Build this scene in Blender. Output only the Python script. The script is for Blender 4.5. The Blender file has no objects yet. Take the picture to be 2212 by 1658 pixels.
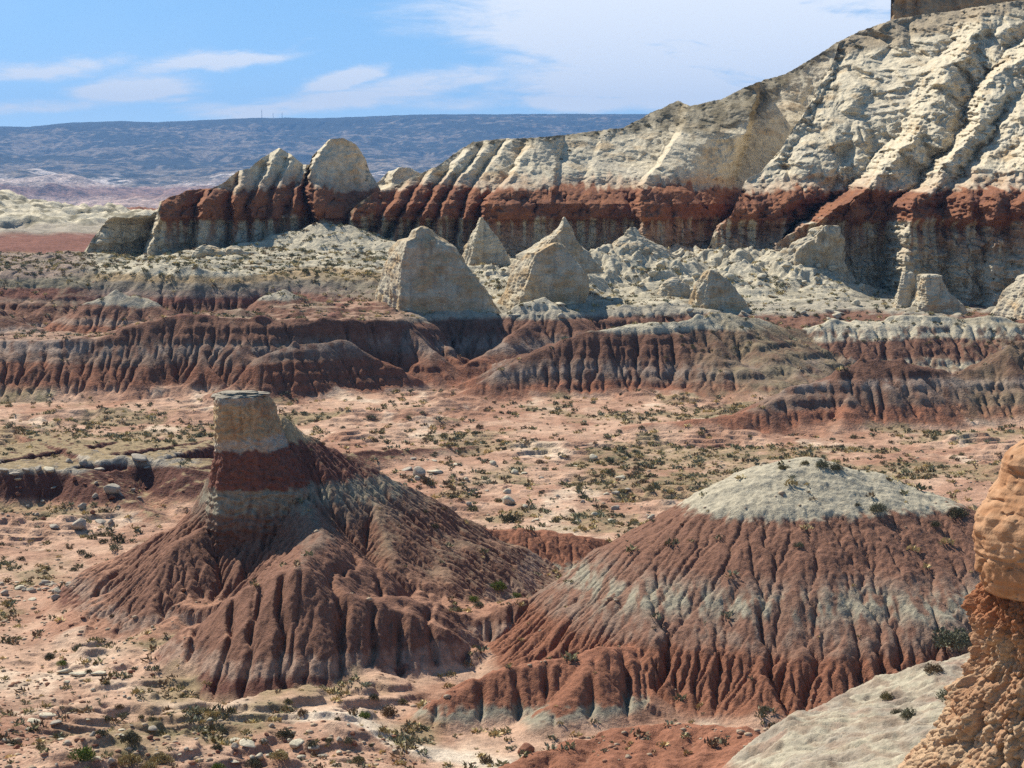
import bpy, math, random, time
import numpy as np
from mathutils import Vector
T0 = time.time()
def log(*a): print('[%.1fs]' % (time.time() - T0), *a, flush=True)

# ------------------------------------------------------------------ camera, light, sky
SC = bpy.context.scene
F = 4435.0                       # focal length in pixels of a 2212 px wide view
PITCH = math.atan((829 - 432) / F)
CP, SP = math.cos(PITCH), math.sin(PITCH)
cam = bpy.data.cameras.new('camera'); cam_o = bpy.data.objects.new('camera', cam)
SC.collection.objects.link(cam_o); SC.camera = cam_o
cam.sensor_width = 36.0; cam.lens = 36.0 * F / 2212.0
cam.clip_start = 0.5; cam.clip_end = 60000
cam_o.location = (0, 0, 0); cam_o.rotation_euler = (math.pi / 2 - PITCH, 0, 0)

SUN_AZ, SUN_EL = math.radians(-42), math.radians(47)     # azimuth measured from +Y towards +X
SUN = Vector((math.sin(SUN_AZ) * math.cos(SUN_EL), math.cos(SUN_AZ) * math.cos(SUN_EL), math.sin(SUN_EL)))
sl = bpy.data.lights.new('sun', 'SUN'); sl.energy = 5.0; sl.angle = math.radians(0.53); sl.color = (1.0, 0.935, 0.80)
so = bpy.data.objects.new('sun', sl); SC.collection.objects.link(so)
so.rotation_euler = SUN.to_track_quat('Z', 'Y').to_euler()
SC.cycles.use_denoising = False      # keep the grain of rock and scrub crisp
SC.view_settings.view_transform = 'Standard'; SC.view_settings.look = 'None'
SC.view_settings.exposure = 0.68; SC.view_settings.gamma = 1.0; SC.view_settings.use_curve_mapping = False

def nd(nt, kind, **kw):
    n = nt.nodes.new(kind)
    for k, v in kw.items():
        if k == 'inp':
            for a, b in v.items():
                n.inputs[a].default_value = b
        else: setattr(n, k, v)
    return n

def build_world():
    w = bpy.data.worlds.new('World'); SC.world = w; w.use_nodes = True
    nt = w.node_tree; nt.nodes.clear(); L = nt.links.new
    out = nd(nt, 'ShaderNodeOutputWorld'); bg = nd(nt, 'ShaderNodeBackground')
    bg.inputs['Strength'].default_value = 0.085
    sky = nd(nt, 'ShaderNodeTexSky'); sky.sky_type = 'NISHITA'; sky.sun_disc = False
    sky.sun_elevation = SUN_EL; sky.sun_rotation = SUN_AZ; sky.altitude = 1500
    sky.air_density = 1.0; sky.dust_density = 0.3; sky.ozone_density = 1.6
    hs = nd(nt, 'ShaderNodeHueSaturation', inp={'Hue': 0.488, 'Saturation': 1.12, 'Value': 1.28})
    L(sky.outputs[0], hs.inputs['Color'])
    tc = nd(nt, 'ShaderNodeTexCoord'); sep = nd(nt, 'ShaderNodeSeparateXYZ'); L(tc.outputs['Generated'], sep.inputs[0])
    # clear dry air: the deep blue comes down close to the horizon
    lift = nd(nt, 'ShaderNodeMath', operation='MULTIPLY_ADD', inp={1: 2.0, 2: 0.085}); L(sep.outputs['Z'], lift.inputs[0])
    cv = nd(nt, 'ShaderNodeCombineXYZ'); L(sep.outputs['X'], cv.inputs[0]); L(sep.outputs['Y'], cv.inputs[1]); L(lift.outputs[0], cv.inputs[2])
    nv = nd(nt, 'ShaderNodeVectorMath', operation='NORMALIZE'); L(cv.outputs[0], nv.inputs[0]); L(nv.outputs[0], sky.inputs['Vector'])
    def m(op, a, b=None, c=None, clamp=False):
        n = nd(nt, 'ShaderNodeMath', operation=op, use_clamp=clamp)
        for i, v in enumerate((a, b, c)):
            if v is None: continue
            if isinstance(v, (int, float)): n.inputs[i].default_value = v
            else: L(v, n.inputs[i])
        return n.outputs[0]
    yy = m('MAXIMUM', sep.outputs['Y'], 0.05)
    az = m('DIVIDE', sep.outputs['X'], yy)        # tangent of azimuth
    el = m('DIVIDE', sep.outputs['Z'], yy)        # tangent of elevation
    comb = nd(nt, 'ShaderNodeCombineXYZ'); L(az, comb.inputs[0]); L(el, comb.inputs[1])
    def noise(sx, sy, rot, scale, detail, off=0.0, dist=0.0, rough=0.55):
        mp = nd(nt, 'ShaderNodeMapping'); mp.inputs['Scale'].default_value = (sx, sy, 1)
        mp.inputs['Rotation'].default_value = (0, 0, rot); mp.inputs['Location'].default_value = (off, off * .7, off)
        L(comb.outputs[0], mp.inputs[0])
        n = nd(nt, 'ShaderNodeTexNoise'); n.inputs['Scale'].default_value = scale
        n.inputs['Detail'].default_value = detail; n.inputs['Roughness'].default_value = rough
        n.inputs['Distortion'].default_value = dist
        L(mp.outputs[0], n.inputs['Vector']); return n.outputs[0]
    nA = noise(5, 38, -0.10, 1.0, 8, 3.1, 0.6, 0.62)      # long streaks
    nB = noise(9, 30, -0.16, 1.6, 9, 7.7, 0.9, 0.66)
    nC = noise(4, 9, -0.25, 1.0, 6, 1.3, 0.5, 0.55)
    # patches of cirrus: centre az / el, radii, tilt, strength
    wA = noise(14, 40, 0.1, 1.0, 5, 9.3, 0.4); wB = noise(18, 60, 0.0, 1.0, 6, 4.4, 0.5)
    azw = m('ADD', az, m('MULTIPLY', m('SUBTRACT', wA, 0.5), 0.05)); elw = m('ADD', el, m('MULTIPLY', m('SUBTRACT', wB, 0.5), 0.014))
    patches = [  # px, py, rx, ry, tilt(deg), strength
        (470, 132, 190, 26, 5, 1.25), (640, 100, 90, 12, 14, .45), (300, 190, 150, 34, 4, 1.0), (120, 150, 240, 26, 4, .75),
        (380, 215, 70, 12, 2, .6), (60, 235, 200, 24, 4, .7), (750, 170, 105, 20, 14, 1.25), (820, 195, 330, 34, 8, .9), (1000, 178, 130, 20, 8, .7),
        (640, 228, 330, 24, 3, .85), (1040, 226, 260, 26, 2, .6),
        (1500, 30, 600, 120, -4, 1.35), (1280, 105, 320, 64, -10, 1.1), (1750, 90, 560, 130, -8, 1.35), (1420, 190, 380, 60, -3, 1.2), (1250, 225, 240, 26, -2, 1.0),
        (1060, 40, 180, 60, -30, .45), (2000, 30, 350, 120, 0, .8), (1530, 175, 40, 5, 3, .5), (1620, 172, 60, 12, 10, .5), (1150, 150, 150, 22, -12, .6)]
    nD = noise(26, 120, -0.12, 1.0, 8, 5.2, 0.8, 0.7)
    acc = None
    for (px, py, rx, ry, tilt, s) in patches:
        ca, ce = (px - 1106) / F, (432 - py) / F
        t = math.radians(tilt); c, s_ = math.cos(t), math.sin(t)
        dx = m('SUBTRACT', azw, ca); dy = m('SUBTRACT', elw, ce)
        u = m('ADD', m('MULTIPLY', dx, c * F / rx), m('MULTIPLY', dy, s_ * F / rx))
        v = m('SUBTRACT', m('MULTIPLY', dy, c * F / ry), m('MULTIPLY', dx, s_ * F / ry))
        r2 = m('ADD', m('MULTIPLY', u, u), m('MULTIPLY', v, v))
        g = m('MULTIPLY', m('EXPONENT', m('MULTIPLY', r2, -1.0)), s)
        acc = g if acc is None else m('MAXIMUM', acc, g)
    tex = m('SUBTRACT', m('ADD', m('ADD', m('MULTIPLY', nA, 1.2), m('MULTIPLY', nB, 1.0)), m('MULTIPLY', nD, 1.3)), 1.75)
    dens = m('ADD', m('MULTIPLY', acc, 1.05), m('MULTIPLY', tex, m('ADD', m('MULTIPLY', m('MINIMUM', acc, 1.0), 0.9), 0.25)))
    mr = nd(nt, 'ShaderNodeMapRange', interpolation_type='SMOOTHSTEP', inp={'From Min': 0.27, 'From Max': 1.0, 'To Min': 0.0, 'To Max': 0.94}); L(dens, mr.inputs[0])
    wide = m('MULTIPLY', m('MAXIMUM', m('SUBTRACT', nC, 0.42), 0.0), 0.35)
    low = m('MULTIPLY', m('EXPONENT', m('MULTIPLY', m('MAXIMUM', el, 0.0), -30.0)), 0.55)
    mask = m('MINIMUM', m('ADD', m('ADD', mr.outputs[0], wide), low), 0.95)
    mask = m('MULTIPLY', mask, m('GREATER_THAN', sep.outputs['Y'], 0.0))
    mix = nd(nt, 'ShaderNodeMix', data_type='RGBA'); mix.inputs['B'].default_value = (8.2, 8.5, 8.9, 1)
    L(mask, mix.inputs['Factor']); L(hs.outputs[0], mix.inputs['A'])
    L(mix.outputs['Result'], bg.inputs['Color']); L(bg.outputs[0], out.inputs['Surface'])
build_world()

# ------------------------------------------------------------------ helpers: pixels to world
def W(px, py, Y):
    """World point seen at (px, py) of a 2212 x 1658 view of the place, at forward distance Y."""
    px = np.asarray(px, float); py = np.asarray(py, float); Y = np.asarray(Y, float)
    x = (px - 1106) / F; y = (829 - py) / F
    t = Y / (CP + y * SP)
    return np.stack([x * t, Y + 0 * t, (-SP + y * CP) * t], -1)
def PX(X, Y, Z):
    t = Y * CP - Z * SP
    return 1106 + F * X / t, 829 - F * (Y * SP + Z * CP) / t
def zat(py, Y): return float(W(1106, py, Y)[2])

# ------------------------------------------------------------------ helpers: noise
_r = np.random.RandomState(7)
PERM = _r.permutation(256).astype(np.int32); PERM = np.concatenate([PERM, PERM, PERM])
_a = _r.rand(256) * 2 * np.pi; GX, GY = np.cos(_a).astype(np.float32), np.sin(_a).astype(np.float32)
_g = _r.randn(256, 3); _g /= np.linalg.norm(_g, axis=1)[:, None]; G3 = _g.astype(np.float32)
VAL = _r.rand(256).astype(np.float32); VAL2 = _r.rand(256).astype(np.float32); VAL3 = _r.rand(256).astype(np.float32)
def fade(t): return t * t * t * (t * (t * 6 - 15) + 10)
def noise2(x, y, seed=0):
    x = np.asarray(x, np.float32) + seed * 17.31; y = np.asarray(y, np.float32) + seed * 9.77
    xi = np.floor(x).astype(np.int32); yi = np.floor(y).astype(np.int32)
    xf = x - xi; yf = y - yi; xi &= 255; yi &= 255
    u, v = fade(xf), fade(yf)
    def g(ix, iy, dx, dy):
        h = PERM[PERM[ix] + iy]; return GX[h] * dx + GY[h] * dy
    a = g(xi, yi, xf, yf); b = g(xi + 1, yi, xf - 1, yf)
    c = g(xi, yi + 1, xf, yf - 1); d = g(xi + 1, yi + 1, xf - 1, yf - 1)
    a = a + u * (b - a); c = c + u * (d - c)
    return (a + v * (c - a)) * 1.5
def fbm2(x, y, oct=4, seed=0, gain=0.5, lac=2.03):
    s = 0; a = 1.0
    for o in range(oct):
        s = s + a * noise2(x, y, seed + o * 3); a *= gain; x = x * lac; y = y * lac
    return s
def noise3(x, y, z, seed=0):
    x = np.asarray(x, np.float32) + seed * 17.31; y = np.asarray(y, np.float32) + seed * 9.77; z = np.asarray(z, np.float32) + seed * 3.3
    xi = np.floor(x).astype(np.int32); yi = np.floor(y).astype(np.int32); zi = np.floor(z).astype(np.int32)
    xf = x - xi; yf = y - yi; zf = z - zi; xi &= 255; yi &= 255; zi &= 255
    u, v, w = fade(xf), fade(yf), fade(zf)
    def g(ix, iy, iz, dx, dy, dz):
        h = PERM[PERM[PERM[ix] + iy] + iz]; q = G3[h]
        return q[..., 0] * dx + q[..., 1] * dy + q[..., 2] * dz
    def lay(k):
        a = g(xi, yi, zi + k, xf, yf, zf - k); b = g(xi + 1, yi, zi + k, xf - 1, yf, zf - k)
        c = g(xi, yi + 1, zi + k, xf, yf - 1, zf - k); d = g(xi + 1, yi + 1, zi + k, xf - 1, yf - 1, zf - k)
        a = a + u * (b - a); c = c + u * (d - c); return a + v * (c - a)
    a, b = lay(0), lay(1)
    return (a + w * (b - a)) * 1.5
def fbm3(x, y, z, oct=4, seed=0, gain=0.5, lac=2.03):
    s = 0; a = 1.0
    for o in range(oct):
        s = s + a * noise3(x, y, z, seed + o * 3); a *= gain; x = x * lac; y = y * lac; z = z * lac
    return s
def ridged2(x, y, oct=3, seed=0, gain=0.5):
    s = 0; a = 1.0
    for o in range(oct):
        s = s + a * (1 - 2 * np.abs(noise2(x, y, seed + o * 5))); a *= gain; x = x * 2.07; y = y * 2.07
    return s
def worley2(x, y, seed=0, jitter=0.9):
    """distance to nearest and second nearest feature point, and a random value of the nearest cell"""
    x = np.asarray(x, np.float32) + seed * 13.7; y = np.asarray(y, np.float32) + seed * 5.1
    xi = np.floor(x).astype(np.int32); yi = np.floor(y).astype(np.int32)
    f1 = np.full(x.shape, 9., np.float32); f2 = f1.copy(); idv = np.zeros(x.shape, np.float32)
    for i in (-1, 0, 1):
        for j in (-1, 0, 1):
            cx, cy = xi + i, yi + j
            h = PERM[PERM[cx & 255] + (cy & 255)]
            d = np.hypot(cx + 0.5 + (VAL[h] - .5) * jitter - x, cy + 0.5 + (VAL2[h] - .5) * jitter - y)
            n = d < f1
            f2 = np.where(n, f1, np.minimum(f2, d)); idv = np.where(n, VAL3[h], idv); f1 = np.where(n, d, f1)
    return f1, f2, idv
def sstep(a, b, x):
    t = np.clip((x - a) / (b - a), 0, 1); return t * t * (3 - 2 * t)
def smax(a, b, k):
    h = np.maximum(k - np.abs(a - b), 0) / k
    return np.maximum(a, b) + h * h * k * 0.25
def blur(Z, n=1):
    for _ in range(n):
        P = np.pad(Z, 1, mode='edge')
        Z = (P[1:-1, 1:-1] * 4 + 2 * (P[:-2, 1:-1] + P[2:, 1:-1] + P[1:-1, :-2] + P[1:-1, 2:]) + P[:-2, :-2] + P[2:, 2:] + P[:-2, 2:] + P[2:, :-2]) / 16
    return Z

# ------------------------------------------------------------------ helpers: running water
def erode(Z, dx, iters, K, mexp=0.45, diff=0.0, seed=0, area0=None):
    """Stream-power incision: rills grow where drained area is large. K may be an array. dx in metres."""
    rng = np.random.RandomState(seed)
    ny, nx = Z.shape; N = ny * nx
    Kf = (np.zeros((ny, nx)) + K).ravel()
    offs = [(-1, 0, 1), (1, 0, 1), (0, -1, 1), (0, 1, 1), (-1, -1, 1.41421), (-1, 1, 1.41421), (1, -1, 1.41421), (1, 1, 1.41421)]
    idx = np.arange(N, dtype=np.int32).reshape(ny, nx)
    for it in range(iters):
        P = np.pad(Z, 1, mode='edge')
        best = np.zeros((ny, nx)); rec = idx.copy(); dist = np.ones((ny, nx))
        for (i, j, l) in offs:
            s = (Z - P[1 + i:1 + i + ny, 1 + j:1 + j + nx]) / l
            s = s * (0.62 + 0.76 * rng.rand(ny, nx).astype(np.float32))
            m = s > best
            best = np.where(m, s, best); rec = np.where(m, idx + i * nx + j, rec); dist = np.where(m, l, dist)
        rec[0, :] = idx[0, :]; rec[-1, :] = idx[-1, :]; rec[:, 0] = idx[:, 0]; rec[:, -1] = idx[:, -1]
        r = rec.ravel(); d = (r != idx.ravel()).astype(np.int32); p = r.copy()
        for _ in range(14):
            d = d + d[p]; p2 = p[p]
            if np.array_equal(p2, p): break
            p = p2
        order = np.argsort(d, kind='stable').astype(np.int32); ds = d[order]
        mx = int(ds[-1]); cuts = np.searchsorted(ds, np.arange(mx + 2))
        A = np.full(N, dx * dx)
        if area0 is not None: A = A * area0.ravel()
        for lv in range(mx, 0, -1):
            n = order[cuts[lv]:cuts[lv + 1]]; np.add.at(A, r[n], A[n])
        Fc = Kf * A ** mexp / (dist.ravel() * dx)
        h = Z.ravel().copy()
        for lv in range(1, mx + 1):
            n = order[cuts[lv]:cuts[lv + 1]]
            h[n] = (h[n] + Fc[n] * h[r[n]]) / (1 + Fc[n])
        Z = h.reshape(ny, nx)
        if diff > 0:
            P = np.pad(Z, 1, mode='edge')
            lap = (P[:-2, 1:-1] + P[2:, 1:-1] + P[1:-1, :-2] + P[1:-1, 2:]) * .25 - Z
            Z = Z + diff * lap
    return Z, A.reshape(ny, nx)

# ------------------------------------------------------------------ helpers: meshes and materials
COL = bpy.data.collections.new('place'); SC.collection.children.link(COL)
def tag(o, label=None, cat=None, group=None, kind=None):
    if label: o['label'] = label
    if cat: o['category'] = cat
    if group: o['group'] = group
    if kind: o['kind'] = kind
    return o
def mesh_np(name, V, Fq, col=None, mat=None, parent=None, smooth=True, extra=None):
    me = bpy.data.meshes.new(name)
    V = np.ascontiguousarray(V, np.float32); Fq = np.ascontiguousarray(Fq, np.int32)
    n, k = Fq.shape
    me.vertices.add(len(V)); me.vertices.foreach_set('co', V.ravel())
    me.loops.add(n * k); me.loops.foreach_set('vertex_index', Fq.ravel())
    me.polygons.add(n); me.polygons.foreach_set('loop_start', np.arange(0, n * k, k, dtype=np.int32))
    if smooth: me.polygons.foreach_set('use_smooth', np.ones(n, bool))
    if col is not None:
        at = me.attributes.new('rock', 'FLOAT_COLOR', 'POINT')
        c = np.ones((len(V), 4), np.float32); c[:, :3] = col; at.data.foreach_set('color', c.ravel())
    me.update(calc_edges=True)
    if mat: me.materials.append(mat)
    o = bpy.data.objects.new(name, me); COL.objects.link(o)
    if parent: o.parent = parent
    return o
def grid_mesh(name, P, col, mat, mask=None, parent=None, flip=False, smooth=True):
    """P (ny, nx, 3) grid of points; mask (ny-1, nx-1) keeps faces."""
    ny, nx = P.shape[:2]
    idx = np.arange(ny * nx).reshape(ny, nx)
    q = np.stack([idx[:-1, :-1], idx[:-1, 1:], idx[1:, 1:], idx[1:, :-1]], -1)
    q = q[mask] if mask is not None else q.reshape(-1, 4)
    if flip: q = q[:, ::-1]
    used, inv = np.unique(q, return_inverse=True)
    return mesh_np(name, P.reshape(-1, 3)[used], inv.reshape(-1, 4), col.reshape(-1, 3)[used] if col is not None else None, mat, parent, smooth)

def rock_mat(name, scale=1.0, bump=0.5, var=0.35, rough=0.95, fine=9.0, aniso=None):
    """Attribute colour of the beds, broken up by noise at two sizes, with a grainy bump. scale: metres of the coarse grain."""
    mt = bpy.data.materials.new(name); mt.use_nodes = True
    nt = mt.node_tree; L = nt.links.new; b = nt.nodes['Principled BSDF']
    b.inputs['Roughness'].default_value = rough; b.inputs['Specular IOR Level'].default_value = 0.12
    at = nd(nt, 'ShaderNodeAttribute', attribute_name='rock')
    tc = nd(nt, 'ShaderNodeTexCoord'); mp = nd(nt, 'ShaderNodeMapping')
    L(tc.outputs['Object'], mp.inputs[0])
    if aniso: mp.inputs['Scale'].default_value = aniso
    n1 = nd(nt, 'ShaderNodeTexNoise', inp={'Scale': 1.0 / scale, 'Detail': 6.0, 'Roughness': 0.62}); L(mp.outputs[0], n1.inputs['Vector'])
    n2 = nd(nt, 'ShaderNodeTexNoise', inp={'Scale': fine / scale, 'Detail': 4.0, 'Roughness': 0.6}); L(mp.outputs[0], n2.inputs['Vector'])
    r1 = nd(nt, 'ShaderNodeMapRange', inp={'From Min': 0.3, 'From Max': 0.7, 'To Min': 1 - var, 'To Max': 1 + var}); L(n1.outputs[0], r1.inputs[0])
    r2 = nd(nt, 'ShaderNodeMapRange', inp={'From Min': 0.3, 'From Max': 0.7, 'To Min': 1 - var * .7, 'To Max': 1 + var * .7}); L(n2.outputs[0], r2.inputs[0])
    mu = nd(nt, 'ShaderNodeMath', operation='MULTIPLY'); L(r1.outputs[0], mu.inputs[0]); L(r2.outputs[0], mu.inputs[1])
    vm = nd(nt, 'ShaderNodeVectorMath', operation='SCALE'); L(at.outputs['Color'], vm.inputs[0]); L(mu.outputs[0], vm.inputs['Scale'])
    L(vm.outputs[0], b.inputs['Base Color'])
    ad = nd(nt, 'ShaderNodeMath', operation='MULTIPLY_ADD', inp={1: 0.45}); L(n2.outputs[0], ad.inputs[0]); L(n1.outputs[0], ad.inputs[2])
    bp = nd(nt, 'ShaderNodeBump', inp={'Strength': bump, 'Distance': scale * 0.35}); L(ad.outputs[0], bp.inputs['Height'])
    L(bp.outputs[0], b.inputs['Normal'])
    return mt
def strata(z, beds):
    """beds: list of (height, colour) from low to high, colours blended over short distances."""
    zs = np.array([b[0] for b in beds]); out = np.empty(z.shape + (3,), np.float32)
    for k in range(3): out[..., k] = np.interp(z, zs, [b[1][k] for b in beds])
    return out
def bands(*spec, soft=0.12):
    """(top colour, z, colour, z, colour ...) listed from the top down -> beds for strata()."""
    beds = []; cols = spec[0::2]; zs = spec[1::2]
    for i, zz in enumerate(zs):
        beds.append((zz + soft, cols[i])); beds.append((zz - soft, cols[i + 1]))
    return sorted(beds, key=lambda b: b[0])
def lerp3(a, b, t): return a + (np.asarray(b, np.float32) - a) * t[..., None]
def s2l(r, g, b):
    f = lambda c: (c / 255 / 12.92) if c / 255 <= .04045 else ((c / 255 + .055) / 1.055) ** 2.4
    return np.array([f(r), f(g), f(b)], np.float32)

# rock and soil colours (albedo)
SAND = np.array((.46, .295, .205)); SANDL = np.array((.55, .41, .30)); REDSOIL = np.array((.31, .165, .108))
GRASS = np.array((.27, .20, .115)); GRASSG = np.array((.19, .155, .085))
WHITE = np.array((.48, .42, .322)); CREAM = np.array((.53, .46, .34)); PALE = np.array((.53, .465, .345)); MAUVE = np.array((.275, .18, .132))
RED = np.array((.235, .102, .061)); REDBR = np.array((.198, .101, .068)); DKRED = np.array((.15, .066, .048)); RUST = np.array((.27, .115, .06))
TAN = np.array((.40, .29, .17)); GREY = np.array((.35, .30, .235)); ASH = np.array((.36, .265, .21))

# ------------------------------------------------------------------ the lie of the land
def pw(knots):
    a = np.array(knots, float); return a[:, 0], a[:, 1]
# lines across the valley, each as (px, py or None for the flat floor, distance)
FLOOR = -25.0
L1 = [(-800, 253), (0, 253), (300, 254), (550, 255), (620, 262), (760, 272), (900, 275), (1000, 284), (1200, 288), (1500, 285), (1700, 280), (2300, 270), (3000, 270)]
L2 = [(-800, 735, 263), (0, 733, 263), (210, 733, 264), (300, 702, 266), (380, 690, 268), (720, 690, 271), (870, 695, 280), (960, 722, 288), (1000, 735, 296), (1060, 692, 298), (1150, 690, 300), (1400, 660, 305), (1700, 690, 305), (1800, 700, 300), (2212, 700, 295), (3000, 700, 295)]
L3 = [(-800, 712, 292), (0, 712, 292), (200, 706, 296), (330, 695, 298), (450, 678, 301), (640, 657, 305), (800, 650, 303), (1000, 668, 303), (1060, 660, 306), (1300, 640, 320), (1600, 640, 325), (1900, 672, 312), (2212, 690, 305), (3000, 690, 305)]
L4 = [(-800, 585, 308), (0, 590, 308), (200, 585, 312), (340, 580, 309), (430, 580, 309), (640, 602, 311), (810, 602, 312), (900, 605, 318), (1000, 612, 330), (1300, 600, 340), (1600, 590, 345), (1900, 650, 330), (2212, 682, 318), (3000, 682, 318)]
L5 = [(-800, 552, 372), (180, 552, 372), (340, 552, 372), (500, 536, 378), (750, 532, 382), (1000, 572, 374), (1200, 565, 374), (1500, 548, 378), (1600, 556, 368), (1850, 636, 342), (2212, 676, 327), (3000, 676, 327)]
L6 = [(-800, 556, 430), (1000, 560, 430), (3000, 600, 420)]
def land(X, Y):
    """height of the valley floor, the bench edge and the bench, before the hills"""
    px = 1106 + F * X / np.maximum(Y, 20)
    z = np.full(np.shape(X), FLOOR, np.float32)
    x, y = pw(L1); yp = np.interp(px, x, y); zp = z.copy()
    for L in (L2, L3, L4, L5, L6):
        a = np.array(L, float)
        yk = np.interp(px, a[:, 0], a[:, 2]); pk = np.interp(px, a[:, 0], a[:, 1])
        yy = (829 - pk) / F; zk = (-SP + yy * CP) * yk / (CP + yy * SP)
        t = np.clip((Y - yp) / (yk - yp), 0, 1)
        z = z + (t * (zk - zp)).astype(np.float32)
        yp, zp = yk, zk
    return z
def ridge(Z, Lb, X, Y, pts, lab, r=0.5, zmin=-26.5):
    """raise Z to a roof-shaped ridge along pts = (px, py, distance, slope towards the camera, slope away)"""
    x0, y0, dx = X[0, 0], Y[0, 0], X[0, 1] - X[0, 0]
    ny, nx = Z.shape
    P = np.array([W(p[0], p[1], p[2]) for p in pts]); S = np.array([(p[3], p[4]) for p in pts], float)
    for i in range(len(pts) - 1):
        a, b = P[i], P[i + 1]
        R = (max(a[2], b[2]) - zmin) / min(S[i].min(), S[i + 1].min()) + 2 * r
        i0 = int(max(0, (min(a[0], b[0]) - R - x0) / dx)); i1 = int(min(nx, (max(a[0], b[0]) + R - x0) / dx + 2))
        j0 = int(max(0, (min(a[1], b[1]) - R - y0) / dx)); j1 = int(min(ny, (max(a[1], b[1]) + R - y0) / dx + 2))
        if i1 <= i0 or j1 <= j0: continue
        x = X[j0:j1, i0:i1]; y = Y[j0:j1, i0:i1]
        ex, ey = b[0] - a[0], b[1] - a[1]; l2 = ex * ex + ey * ey + 1e-9
        t = np.clip(((x - a[0]) * ex + (y - a[1]) * ey) / l2, 0, 1)
        qx, qy = x - (a[0] + t * ex), y - (a[1] + t * ey)
        d = np.sqrt(qx * qx + qy * qy + r * r) - r
        front = np.sign(ex * (y - a[1]) - ey * (x - a[0])) == np.sign(ex * -a[1] - ey * -a[0])
        sf = S[i][0] + t * (S[i + 1][0] - S[i][0]); sb = S[i][1] + t * (S[i + 1][1] - S[i][1])
        # at the ends the slope turns gradually from the near side to the far side
        cap = sstep(-.6, .6, -qy / (np.hypot(qx, qy) + 1e-6)); cap = np.where(qy < 0, np.maximum(cap, .55), cap)
        s = np.where((t <= 0) | (t >= 1), sb + (sf - sb) * np.maximum(cap, .35), np.where(front, sf, sb))
        z = (a[2] + t * (b[2] - a[2]) - s * d).astype(np.float32)
        zz = Z[j0:j1, i0:i1]; m = z > zz
        Lb[j0:j1, i0:i1][m] = lab
        Z[j0:j1, i0:i1] = smax(zz, z, 0.35)
def axes(x0, x1, y0, y1, dx):
    xs = np.arange(x0, x1 + dx * .5, dx, dtype=np.float32); ys = np.arange(y0, y1 + dx * .5, dx, dtype=np.float32)
    return np.meshgrid(xs, ys)
def upsample(Z, shape):
    ny, nx = Z.shape; my, mx = shape
    v = np.linspace(0, ny - 1, my); u = np.linspace(0, nx - 1, mx)
    j = np.minimum(v.astype(int), ny - 2); i = np.minimum(u.astype(int), nx - 2)
    fv = (v - j)[:, None]; fu = (u - i)[None, :]
    A = Z[j][:, i] * (1 - fu) + Z[j][:, i + 1] * fu
    B = Z[j + 1][:, i] * (1 - fu) + Z[j + 1][:, i + 1] * fu
    return A * (1 - fv) + B * fv
def grad(Z, dx):
    gy, gx = np.gradient(Z, dx); return np.hypot(gx, gy)
def floor_noise(X, Y):
    """low swells and small broken ledges of the valley floor"""
    n = fbm2(X / 13, Y / 13, 4, 3)
    st = fbm2(X / 9 + 5, Y / 7, 4, 11) * 2.6
    k = np.floor(st); f = st - k
    led = (k + sstep(0.38, 0.58, f)) * 0.42
    return 0.22 * n + led * sstep(-0.2, 0.5, fbm2(X / 22, Y / 22, 2, 23)) + 0.09 * fbm2(X / 1.7, Y / 1.7, 3, 31)

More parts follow.
